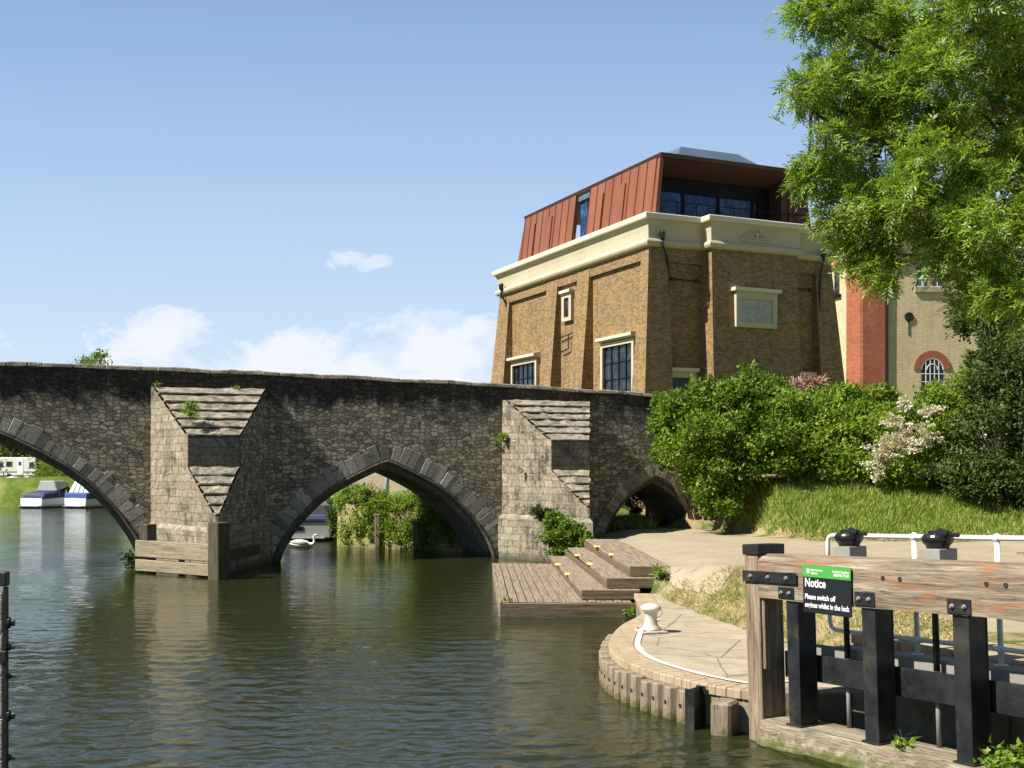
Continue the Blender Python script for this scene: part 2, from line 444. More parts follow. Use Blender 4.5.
M['ybrick'] = brick('yellow_stock_brick', (.285,.195,.105), (.13,.085,.05), (.18,.135,.085), tint=(1.3,1.2,.95))
M['pbrick'] = brick('pale_gault_brick', (.66,.55,.34), (.55,.44,.26), (.5,.43,.3), tint=(.9,.86,.8))
M['rbrick'] = brick('red_brick', (.42,.13,.065), (.30,.085,.045), (.30,.17,.12), tint=(.85,.8,.8))
M['cream'] = plain('cream_render', (.50,.44,.31), .8, 0, .05, .7, .12, .01, (.43,.375,.26))
M['creamtrim'] = plain('cream_paint', (.62,.565,.43), .7, 0, .04, 1, .05, .01)
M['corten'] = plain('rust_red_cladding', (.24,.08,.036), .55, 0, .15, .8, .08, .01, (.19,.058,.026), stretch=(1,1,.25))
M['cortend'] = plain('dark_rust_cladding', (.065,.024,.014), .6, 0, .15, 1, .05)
M['darkmetal'] = plain('dark_grey_metal', (.008,.008,.009), .6, 0, .1, 2, .05, spec=.15)
M['bluegrey'] = plain('blue_grey_metal_roof', (.10,.135,.19), .4, 0, .08, .7, .03)
M['blacksteel'] = plain('black_painted_steel', (.009,.0095,.0105), .42, 0, .3, 5, .3, .01, (.024,.025,.026), dirt=(.065,.058,.042), spec=.35)
M['castiron'] = plain('black_cast_iron', (.012,.012,.014), .3, 0, .2, 6, .2, .005)
M['whitepaint'] = plain('white_gloss_paint', (.80,.80,.78), .4, 0, .02, 5, .06, .004)
M['wornwhite'] = plain('worn_white_paint', (.66,.635,.57), .65, 0, .05, 9, .5, .012, (.50,.46,.39), dirt=(.24,.13,.07))
M['greysteel'] = plain('grey_steel', (.23,.225,.215), .55, 0, .1, 6, .1)
M['rustbit'] = plain('rusty_steel', (.30,.11,.045), .8, 0, .2, 12, .3)
M['pedestal'] = plain('grey_painted_steel', (.28,.265,.24), .6, 0, .08, 4, .1)
M['concrete'] = plain('old_concrete', (.42,.36,.265), .9, 0, .1, 2.5, .5, .02, (.33,.275,.195), dirt=(.17,.135,.09))
def quayconc():
    m, t, b = newmat('jointed_quay_concrete'); o = t.obj()
    w = t.noise(o, 1.5, 4); wv = t.new('ShaderNodeVectorMath', operation='SCALE'); t.put(wv.inputs[0], w.outputs['Color']); wv.inputs['Scale'].default_value = .06
    ad = t.new('ShaderNodeVectorMath', operation='ADD'); t.put(ad.inputs[0], t.mapping(o, rot=(0,0,.35))); t.put(ad.inputs[1], wv.outputs[0])
    k = t.new('ShaderNodeTexBrick'); t.put(k.inputs['Vector'], ad.outputs[0]); k.inputs['Scale'].default_value = 1; k.inputs['Brick Width'].default_value = 2.6; k.inputs['Row Height'].default_value = 1.7
    k.inputs['Mortar Size'].default_value = .012; t.put(k.inputs['Color1'], (1,1,1)); t.put(k.inputs['Color2'], (.88,.88,.86)); t.put(k.inputs['Mortar'], (.35,.32,.27))
    n = t.noise(o, 2.2, 9, .75); n2 = t.noise(o, 28, 5, .75)
    c = t.ramp(n.outputs[0], [(.3,(.29,.235,.16)),(.55,(.41,.35,.255)),(.75,(.47,.41,.31))]); c = t.mix(1, c, k.outputs['Color'], 'MULTIPLY')
    c = t.mix(t.ramp(n2.outputs[0], [(.55,0),(.7,.55)]), c, (.20,.16,.10))
    vo = t.new('ShaderNodeTexVoronoi', feature='DISTANCE_TO_EDGE'); t.put(vo.inputs['Vector'], t.mapping(ad.outputs[0], (.55,.55,.55))); vo.inputs['Scale'].default_value = 1
    c = t.mix(t.ramp(vo.outputs[0], [(.004,.6),(.010,0)]), c, (.12,.10,.07))
    t.put(b.inputs['Base Color'], c); b.inputs['Roughness'].default_value = .92; b.inputs['Specular IOR Level'].default_value = .2
    t.put(b.inputs['Normal'], t.bump(n2.outputs[0], .5, .012)); return m
M['quayconc'] = quayconc()
M['darkconc'] = plain('damp_concrete', (.28,.25,.18), .9, 0, .2, 1.8, .5, .03, (.16,.145,.10), dirt=(.045,.05,.025))
M['nav'] = plain('navy_canvas', (.02,.035,.11), .8, 0, .1, 3, .2)
M['bluecanvas'] = plain('blue_canvas', (.035,.10,.42), .75, 0, .1, 3, .2)
M['gel'] = plain('white_gelcoat', (.78,.79,.80), .25, 0, .03, 2, 0)
M['greygel'] = plain('grey_hull_paint', (.36,.37,.38), .4, 0, .05, 2, .05)
M['caravanwhite'] = plain('caravan_panels', (.64,.64,.62), .4, 0, .03, 2, 0)
M['orange'] = plain('orange_plastic', (.75,.13,.05), .4, 0, .05, 3, 0)
M['rubber'] = plain('black_rubber', (.02,.02,.02), .8, 0, .1, 5, .1)
M['beigewall'] = plain('pinkish_render', (.50,.40,.30), .9, 0, .05, 1, .2)
M['slate'] = plain('brown_roof_tiles', (.22,.12,.075), .8, 0, .1, 4, .3)
M['bark'] = plain('ash_bark', (.16,.135,.10), .95, 0, .25, 6, .9, .03, (.07,.06,.045), stretch=(1,1,.3))
M['twig'] = plain('brown_twigs', (.12,.09,.06), .9, 0, .2, 8, .3)
M['yellowmark'] = plain('faded_yellow_paint', (.78,.66,.22), .8, 0, .05, 20, .2)
M['linepaint'] = plain('white_line_paint', (.78,.76,.68), .8, 0, .04, 7, .2, .005, dirt=(.45,.40,.3))
M['piles'] = timber('weathered_pile_timber', (.21,.165,.115), (.37,.30,.225), 'z', moss=.12)
M['piles'].name = 'weathered_pile_timber'
M['decky'] = timber('grey_deck_boards', (.23,.18,.13), (.38,.31,.235), 'y', dark=.38)
M['deckend'] = timber('dark_deck_beam', (.13,.095,.06), (.25,.19,.13), 'x', dark=.35)
M['beamwood'] = timber('worn_gate_timber', (.20,.16,.112), (.40,.33,.24), 'x', dark=.35, extra=(.30,.135,.062))
M['postwood'] = timber('gate_post_timber', (.22,.165,.11), (.40,.32,.23), 'z', dark=.4, moss=.2)
M['sillwood'] = timber('mossy_sill_timber', (.20,.165,.11), (.46,.40,.30), 'x', dark=.3, moss=.36)
M['fender'] = timber('pale_fender_timber', (.27,.225,.15), (.42,.36,.25), 'x', dark=.45, moss=.1)
M['fenderpost'] = timber('dark_fender_post', (.08,.065,.045), (.17,.14,.10), 'z', dark=.35)
M['hullblack'] = plain('black_boot_stripe', (.02,.02,.025), .5, 0, .1, 3, 0)

def glass(name, col, rough=.03):
    m, t, b = newmat(name); b.inputs['Roughness'].default_value = rough
    ng = t.noise(t.obj(), 1.6, 5, .7, .8); t.put(b.inputs['Base Color'], t.mix(t.ramp(ng.outputs[0], [(.48,0),(.6,1)]), col, tuple(x*2.2+.012 for x in col)))  # lighter noise patches painted into the pane colour as reflections
    b.inputs['Specular IOR Level'].default_value = .3
    n = t.noise(t.obj(), .7, 2); t.put(b.inputs['Normal'], t.bump(n.outputs[0], .06, .05)); return m
M['glass'] = glass('dark_window_glass', (.012,.015,.02))
M['blueglass'] = glass('blue_reflecting_glass', (.02,.05,.12))

# water: murky green river with small ripples
def water():
    m, t, b = newmat('river_water')
    g = t.geo()
    a = t.noise(t.mapping(g, (1,2.0,1)), 1.25, 3, .5, .4)
    c = t.noise(t.mapping(g, (1,2.2,1), rot=(0,0,.2)), 3.6, 4, .55, .2)
    pat = t.noise(t.mapping(g, (.6,.9,1)), .11, 3, .5)
    amp = t.ramp(pat.outputs[0], [(.35, .35), (.6, 1)])
    h = t.math('ADD', t.math('MULTIPLY', a.outputs[0], 1.1), t.math('MULTIPLY', c.outputs[0], .42))
    h = t.math('MULTIPLY', h, amp)
    b.inputs['Base Color'].default_value = (.022,.026,.008,1); b.inputs['Roughness'].default_value = .045
    b.inputs['IOR'].default_value = 1.33; b.inputs['Specular IOR Level'].default_value = .6
    t.put(b.inputs['Normal'], t.bump(h, .6, .06))
    return m
M['water'] = water()

def groundmat():
    """sandy towpath grit; turning to dry and green turf where the ground rises to the bank and behind the bridge"""
    m, t, b = newmat('ground_soil')
    o = t.geo(); n = t.noise(o, 1.2, 8, .7); n2 = t.noise(o, 18, 6, .75); n3 = t.noise(o, .5, 4)
    dry = t.ramp(n2.outputs[0], [(.3, (.22,.165,.085)), (.7, (.42,.34,.20))])
    green = t.ramp(n2.outputs[0], [(.3, (.035,.06,.012)), (.7, (.11,.15,.03))])
    col = t.mix(t.ramp(n.outputs[0], [(.45, 0), (.6, 1)]), dry, green)
    sx = t.new('ShaderNodeSeparateXYZ'); t.put(sx.inputs[0], o)
    far = t.ramp(t.math('MULTIPLY', t.math('SUBTRACT', sx.outputs[1], 42), .02), [(.0, 0), (.1, 1)])
    n4 = t.noise(o, .35, 9, .75); col = t.mix(far, col, t.ramp(n4.outputs[0], [(.36,(.05,.085,.015)),(.5,(.13,.18,.035)),(.62,(.26,.24,.10))]))
    t.put(b.inputs['Base Color'], col); b.inputs['Roughness'].default_value = 1; b.inputs['Specular IOR Level'].default_value = .1
    t.put(b.inputs['Normal'], t.bump(n2.outputs[0], .7, .04)); return m
M['ground'] = groundmat()
def pathmat():
    m, t, b = newmat('path_grit')
    o = t.geo(); n = t.noise(o, .9, 8, .7); n2 = t.noise(o, 30, 5, .7)
    col = t.ramp(n.outputs[0], [(.3, (.31,.255,.175)), (.7, (.43,.365,.265))])
    col = t.mix(t.ramp(n2.outputs[0], [(.35, .5), (.6, 0)]), col, (.20,.16,.10))
    n4 = t.noise(o, 3.5, 10, .8); col = t.mix(t.ramp(n4.outputs[0], [(.52, 0), (.64, .45)]), col, (.22,.175,.115))
    n5 = t.noise(o, 75, 3, .6); col = t.mix(t.ramp(n5.outputs[0], [(.60, 0), (.68, .5)]), col, (.60,.55,.45))
    t.put(b.inputs['Base Color'], col); b.inputs['Roughness'].default_value = .95; b.inputs['Specular IOR Level'].default_value = .15
    t.put(b.inputs['Normal'], t.bump(n2.outputs[0], .4, .015)); return m
M['path'] = pathmat()
M['quayblock'] = brick('sandy_coping_blocks', (.43,.345,.23), (.38,.30,.195), (.30,.235,.155), .42, .6, tint=(.85,.85,.85), tsc=2)

M['ash'] = leafmat('ash_leaves', [(.055,.10,.014), (.13,.21,.028), (.24,.34,.05), (.38,.47,.10)], .4, .38, .45)
M['hedge'] = leafmat('dark_hedge_leaves', [(.04,.075,.01), (.08,.145,.015), (.16,.25,.025), (.24,.33,.04)], .32, .5)
M['hedge2'] = leafmat('mid_green_leaves', [(.06,.10,.012), (.13,.21,.018), (.21,.31,.035), (.31,.39,.07)], .34, .5)
M['ivy'] = leafmat('deep_green_leaves', [(.018,.036,.008), (.04,.07,.012), (.10,.15,.025)], .2, .5)
M['far'] = leafmat('far_foliage', [(.025,.045,.012), (.05,.08,.02), (.09,.13,.03)], .2, .6)
M['farlime'] = leafmat('lime_far_foliage', [(.07,.11,.015), (.14,.20,.03), (.20,.26,.05)], .3, .6)
M['flower'] = leafmat('cream_blossom', [(.50,.46,.36), (.68,.64,.54), (.56,.46,.40)], .2, .7)
M['purple'] = leafmat('dusky_purple_leaves', [(.20,.09,.09), (.36,.21,.19), (.48,.34,.29)], .2, .6)
M['grassblade'] = leafmat('grass_blades', [(.10,.17,.016), (.20,.30,.032), (.34,.42,.08), (.55,.50,.25)], .35, .6)
M['drygrass'] = leafmat('dry_grass_blades', [(.30,.25,.12), (.44,.36,.19), (.52,.44,.25), (.16,.20,.05)], .3, .7)

# ---------------------------------------------------------------- water and ground
def roughen(o, strength, size, levels):
    s_ = o.modifiers.new('subdivide', 'SUBSURF'); s_.subdivision_type = 'SIMPLE'; s_.levels = levels; s_.render_levels = levels
    tx = bpy.data.textures.new(o.name+'_wear', 'CLOUDS'); tx.noise_scale = size; tx.noise_depth = 3
    d = o.modifiers.new('wear', 'DISPLACE'); d.texture = tx; d.texture_coords = 'GLOBAL'; d.strength = strength; d.mid_level = .55
    return o
def sheet(name, poly_rows, mat, kind='structure', smooth=True):
    vs = []; fs = []; nc = len(poly_rows[0])
    for r in poly_rows: vs += r
    for i in range(len(poly_rows)-1):
        for j in range(nc-1):
            a = i*nc+j; fs.append((a, a+1, a+nc+1, a+nc))
    me = bpy.data.meshes.new(name); me.from_pydata(vs, [], fs); me.update(); me.materials.append(mat)
    me.polygons.foreach_set('use_smooth', [smooth]*len(me.polygons))
    o = bpy.data.objects.new(name, me); link(o)
    if kind: o['kind'] = kind
    return o
def river():
    """one water surface: real wavelets on the near reach, flat beyond"""
    k0, k1, y0, y1 = -.62, .36, 5.0, 62.0
    ys_ = [y0]
    while ys_[-1] < y1: ys_.append(ys_[-1] + max(.035, .052*(ys_[-1]/13)**1.9))
    ys_[-1] = y1; ys_ = np.array(ys_); dy = np.gradient(ys_); nx = 760
    K = np.linspace(k0, k1, nx); Y, KK = np.meshgrid(ys_, K, indexing='ij'); X = KK*Y; DY = np.repeat(dy[:,None], nx, 1)
    rg = np.random.default_rng(4); Z = np.zeros_like(X)
    for i in range(72):
        lam = math.exp(rg.uniform(math.log(.12), math.log(.62))); th_ = rg.normal(1.75, .62); kx, ky = math.cos(th_)*2*PI/lam, math.sin(th_)*2*PI/lam
        a = .0105*lam/(2*PI)*rg.uniform(.6, 1.4)*(1.25 if lam < .6 else .8)
        ph = rg.uniform(0, 6.28); wob = .5*np.sin(X*rg.uniform(.2,.6)+Y*rg.uniform(.1,.4)+ph)
        ph2 = X*kx+Y*ky+ph+wob*2
        Z += a*(np.sin(ph2)+.25*np.sin(2*ph2+1))*np.exp(-(DY*2.2/lam)**2)
    def sm(t_): t_ = np.clip(t_, 0, 1); return t_*t_*(3-2*t_)
    patch = .5+.5*np.sin(X*.35+1.3*np.sin(Y*.21)+.6)*np.sin(Y*.27-.4*np.sin(X*.3))
    amp = .30 + 1.15*sm((25-Y)/8)*(.35+.85*patch) + .9*sm((-X/Y-.30)/.08)*sm((Y-16)/6) + .55*sm((Y-32)/6)*sm((-X/Y-.02)/.1)
    edge = sm((KK-k0)/.02)*sm((k1-KK)/.02)*sm((Y-y0)/.5)*sm((y1-Y)/4)
    Z *= amp*edge*1.0
    ny = len(ys_); n = nx*ny
    co = np.stack([X, Y, Z], -1).reshape(-1, 3).astype(np.float32)
    ii = np.arange((ny-1)*nx).reshape(ny-1, nx)[:, :-1].reshape(-1)
    q = np.stack([ii, ii+1, ii+nx+1, ii+nx], 1)
    B = 1500.; ext = np.array([(-B,-300,0),(B,-300,0),(B,2500,0),(-B,2500,0)], np.float32)
    c = [0, nx-1, n-1, n-nx]; e = [n, n+1, n+2, n+3]
    # surrounding flat water, meeting the border rows exactly
    bq = [[e[0], e[1], c[1], c[0]], [e[1], e[2], c[2], c[1]], [e[2], e[3], c[3], c[2]], [e[3], e[0], c[0], c[3]]]
    q = np.concatenate([q, np.array(bq)]).astype(np.int32); m_ = len(q)
    me = bpy.data.meshes.new('river'); me.vertices.add(n+4); me.vertices.foreach_set('co', np.concatenate([co, ext]).reshape(-1))
    me.loops.add(m_*4); me.loops.foreach_set('vertex_index', q.reshape(-1)); me.polygons.add(m_)
    me.polygons.foreach_set('loop_start', np.arange(0, m_*4, 4, dtype=np.int32)); me.polygons.foreach_set('loop_total', np.full(m_, 4, dtype=np.int32))
    me.update(calc_edges=True); me.validate(); sf = np.ones(m_, bool); sf[-4:] = False; me.polygons.foreach_set('use_smooth', sf)
    me.materials.append(M['water']); o = bpy.data.objects.new('river', me); link(o); o['kind'] = 'structure'
river()
sheet('river_bed', [[(-900,-300,-1.6),(900,-300,-1.6)],[(-900,2500,-1.6),(900,2500,-1.6)]], M['darkconc'])

SH = [(-300,60),(2,10.5),(5.5,8.3),(7.5,7.3),(8.6,6.65),(10,5.8),(11.36,5.05),(12.5,4.4),(12.95,4.1),(13.3,3.2),(13.8,2.6),(14.5,2.15),(15.3,1.85),(16.2,1.8),(17.2,1.95),(18.6,2.35),(19.9,2.65),(23.0,2.75),(23.25,2.75),(23.75,3.2),
      (32.6,2.9),(34,2.7),(36,2.3),(39.7,2.0),(40.5,-.6),(41,-2.05),(43.6,-6.6),(50,-7.6),(60,-13),(78,-22),(86,-24.5),(86.4,-120),(3000,-2500)]
SHY = [p[0] for p in SH]; SHX = [p[1] for p in SH]
def interp(x, xs, ys): return float(np.interp(x, xs, ys))
def smooth(t_): t_ = max(0, min(1, t_)); return t_*t_*(3-2*t_)
def shore(y): return interp(y, SHY, SHX)
def toe(x): return interp(x, [6.5, 6.9, 7.3, 8.0, 14, 40], [50, 41, 35.5, 30.8, 30.5, 31])
def zf(x, y):
    wob = .03*math.sin(x*1.3+y*.7)+.02*math.sin(x*3.1-y*2.3)
    xl = interp(y, [2, 8, 10.9, 12.5,13,16,17.6,20.1,21.6,23], [8.5, 5.7, 4.4, 3.8,4.2,3.8,3.45,2.95,2.7,2.6])
    z = .40 + .66*smooth((x-xl)/1.5)
    if y >= 23.3: z = .93 + .1*smooth((x-3.3)/1.0)
    elif y > 22.4: z = max(z, z + (.93-z)*smooth((x-3.0)/.5)*smooth((y-22.4)/.8))
    if y < 33: z += wob*.5*smooth((x-xl-1)/1)
    if x < 8: z -= .2*smooth((y-30)/8)*(1 - smooth((x-6.5)/1.5))
    if x > 4.5: 
        tt = y - toe(x)
        if tt > 0: z += 1.45*smooth(tt/6) + 1.1*smooth((tt-6)/14) + wob*1.5
    if y > 41.5:
        z2 = 1.75 + 1.3*smooth((x+2)/14) + wob*2
        if y > 80: z2 = interp(y, [80,86,100,130,160,400,3000], [1.3,.75,1.3,1.6,3,14,60]) + wob*3
        z2 -= (z2-.86)*smooth((x-2.3)/.6)*(1-smooth((x-6.8)/.8))*(1-smooth((y-44.3)/1.5))
        z = z + (z2 - z)*smooth((y-41.5)/2.5) if x < 8 else max(z, z2)
    return z
rows = []
ys = [-300,-100,-20,0,3,5,7] + list(np.arange(8, 20, .25)) + list(np.arange(20, 48, .5)) + list(range(48, 130, 3)) + [86,86.4,135,150,170,200,260,400,800,1600,3000]
ys = sorted(set(float(y) for y in ys))
offs = [0,.06,.2,.45] + [.8+.4*i for i in range(30)] + [14,16,18.5,21,24,28,33,40,50,65,90,130,200,400,900,2500]
for y in ys:
    s = shore(y); r = [(s-.05, y, -1.7), (s, y, zf(s, y)-.02)]
    for k, o_ in enumerate(offs[1:]):
        x = s+o_; r.append((x, y, zf(x, y)))
    rows.append(r)
sheet('ground', rows, M['ground'])
# far left bank, west of the river
rows = []
for y in [-300,-60,0,20,40,60,75,83]:
    rows.append([(-2500,y,3),(-120,y,1.6),(-60,y,1.3),(-50,y,1.1),(-47,y,.9),(-46.8,y,-1.7)])
sheet('far_river_bank', rows, M['ground'])

# path draped over the ground
def drape(name, left, right, y0, y1, step, mat, lift=.012, n=14):
    rows = []
    for y in np.arange(y0, y1+1e-6, step):
        a = interp(y, *left); b_ = interp(y, *right)
        rows.append([(a+(b_-a)*i/n, float(y), zf(a+(b_-a)*i/n, float(y))+lift) for i in range(n+1)])
    return sheet(name, rows, mat)
drape('path', ([20.5,21.6,23,23.7,28,32.6,34,36,44],[3.6,3.35,3.15,3.28,3.15,3.0,3.2,3.6,3.8]), ([20.5,21.6,22.8,24.4,28,31.3,35,36.5,44],[3.7,4.2,5.2,8.5,13,7.4,6.5,6.5,6.5]), 20.5, 44, .25, M['path'])
drape('path', ([6,9,11,13,15,17,20,23.5],[9,7.4,6.3,5.3,5.7,6.3,7.4,8.3]), ([6,23.5],[22,22]), 6, 23.5, .3, M['path'], .008)
drape('path', ([23.5,26,30.3],[8.3,9,9.5]), ([23.5,30.3],[24,24]), 23.5, 30.3, .25, M['path'], .008)

# ---------------------------------------------------------------- stone bridge
BO = (0, 38.34, 0); BR = math.atan2(.30, .954)
bridge = thing('stone_bridge', 'medieval grey ragstone bridge with pointed arches spanning the river', 'bridge', BO, BR)
GX = [0,.06,.12,.18,.24,.32,.4,.48,.55,.62,.68,.74,.79,.84,.88,.92,.95,.975,.99,1]
GV = [1,.978,.95,.918,.885,.84,.79,.74,.68,.62,.555,.485,.425,.355,.29,.22,.155,.09,.045,0]
ARCH = [(-16.1, 4.6, 4.2, 0.0), (-4.22, 3.66, 3.25, 0.0), (5.25, 1.98, 2.2, .5)]
def arch_z(u_, a, off=0):
    c, s, r, z0 = a; s -= off; r -= off
    x = abs(u_-c)/s
    if x >= 1: return None
    return z0 + r*float(np.interp(x, GX, GV))
TU = [-40,-30,-22,-15.7,-9.57,-3.79,-.52,2.78,5.58,8,14]; TZ = [5.6,5.95,6.1,6.13,6.05,5.91,5.82,5.69,5.57,5.42,5.0]
def top(u_): return interp(u_, TU, TZ) + .012*math.sin(u_*2.1) + .01*math.sin(u_*5.3)
us = set(np.round(np.arange(-38, 12.01, .5), 3).tolist())
for c, s, r, z0 in ARCH:
    for g in GX: us.add(round(c-s*g, 4)); us.add(round(c+s*g, 4))
us = sorted(us); BW = 4.0
b = MB()
# front and back spandrels and solid piers
for i in range(len(us)-1):
    a0, a1 = us[i], us[i+1]; mid = (a0+a1)/2
    ar = next((a for a in ARCH if abs(mid-a[0]) < a[1]), None)
    za = [ (arch_z(q, ar) if arch_z(q, ar) is not None else ar[3]) if ar else -1.5 for q in (a0, a1)]
    for y_, fl in ((0, 0), (BW, 1)):
        q = [(a0,y_,za[0]),(a1,y_,za[1]),(a1,y_,top(a1)-.16),(a0,y_,top(a0)-.16)]
        b.add(q, [(0,1,2,3) if not fl else (3,2,1,0)])
    # inside of parapets and deck
    for (y0_, y1_) in ((.35, BW-.35),):
        b.add([(a0,y0_,top(a0)-.16),(a1,y0_,top(a1)-.16),(a1,y0_,top(a1)-1.1),(a0,y0_,top(a0)-1.1)], [(0,1,2,3)])
        b.add([(a0,y1_,top(a0)-.16),(a1,y1_,top(a1)-.16),(a1,y1_,top(a1)-1.1),(a0,y1_,top(a0)-1.1)], [(3,2,1,0)])
        b.add([(a0,y0_,top(a0)-1.1),(a1,y0_,top(a1)-1.1),(a1,y1_,top(a1)-1.1),(a0,y1_,top(a0)-1.1)], [(0,1,2,3)])
# jambs below springing
for c, s, r, z0 in ARCH:
    for sg in (-1, 1):
        x = c+sg*s
        q = [(x,0,-1.5),(x,BW,-1.5),(x,BW,z0),(x,0,z0)]
        b.add(q, [(0,1,2,3) if sg < 0 else (3,2,1,0)])
b.build('wall', M['rubble'], bridge)
# arch orders: moulded ring and barrel
for a in ARCH:
    c, s, r, z0 = a
    prof = [(.0,-.03),(.0,.0),(.05,-.05),(.12,.02),(.14,.22),(.22,.24),(.32,.36),(.34,BW*.5),(.34,BW-.3),(0,BW)]
    if s < 3: prof = [(0,0),(.08,.06),(.10,.24),(.24,.34),(.26,BW*.5),(.26,BW-.3),(0,BW)]
    b = MB(); pts = []
    gx = [-g for g in GX[::-1]] + GX[1:]
    rings = []
    for off, yy_ in prof:
        ring = [(c - (s-off), yy_, -1.4)]
        for g in gx: ring.append((c+(s-off)*g, yy_, z0+(r-off)*float(np.interp(abs(g), GX, GV))))
        ring.append((c + (s-off), yy_, -1.4)); rings.append(ring)
    n = len(rings[0]); vs = [p for rg_ in rings for p in rg_]; fs = []
    for i in range(len(rings)-1):
        for j in range(n-1): fs.append((i*n+j, i*n+j+1, (i+1)*n+j+1, (i+1)*n+j))
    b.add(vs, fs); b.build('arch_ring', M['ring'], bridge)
    # voussoirs: separate stones round the arch, a little proud of the wall
    b = MB(); path = []
    for g in np.linspace(-1, 1, 400): path.append((c+s*g, z0+r*float(np.interp(abs(g), GX, GV))))
    L = [0]
    for p, q in zip(path, path[1:]): L.append(L[-1]+math.hypot(q[0]-p[0], q[1]-p[1]))
    d = .05; tot = L[-1]
    while d < tot-.1:
        wd = rnd.uniform(.2, .34)*(1 if s > 3 else .8); e = min(d+wd-.02, tot)
        def pt(q):
            x = float(np.interp(q, L, [p[0] for p in path])); z = float(np.interp(q, L, [p[1] for p in path])); return x, z
        p0 = pt(d); p1 = pt(e); tx, tz = p1[0]-p0[0], p1[1]-p0[1]; l = math.hypot(tx, tz)+1e-6; nx, nz = -tz/l, tx/l
        if nz < 0: nx, nz = -nx, -nz
        # stones lean towards the radial direction of the arch
        h_ = rnd.uniform(.36, .62)*(1 if s > 3 else .8); pr = rnd.uniform(.002, .014); o_ = .02
        b.xprism([(p0[0]+nx*o_,p0[1]+nz*o_),(p1[0]+nx*o_,p1[1]+nz*o_),(p1[0]+nx*h_*1.0+tx/l*.02,p1[1]+nz*h_),(p0[0]+nx*h_-tx/l*.02,p0[1]+nz*h_*rnd.uniform(.93,1.05))], -pr, .2)
        d += wd
    b.build('voussoirs', M['vouss'], bridge, bevel=.012)
# coping along the parapets
for yb in (0, BW-.42):
    b = MB(); d = -38
    while d < 12:
        e = min(d+rnd.uniform(.4, .95), 12); j = rnd.uniform(-.012, .012)
        b.hexa([(d+.006,yb-.05+j,top(d)-.163),(e-.006,yb-.05+j,top(e)-.163),(e-.006,yb+.42,top(e)-.163),(d+.006,yb+.42,top(d)-.163),
                (d+.006,yb-.03+j,top(d)+j-.04),(e-.006,yb-.03+j,top(e)+j-.04),(e-.006,yb+.4,top(e)+j),(d+.006,yb+.4,top(d)+j)])
        d = e
    roughen(b.build('coping', M['coping'], bridge, bevel=.02), .05, .3, 2)
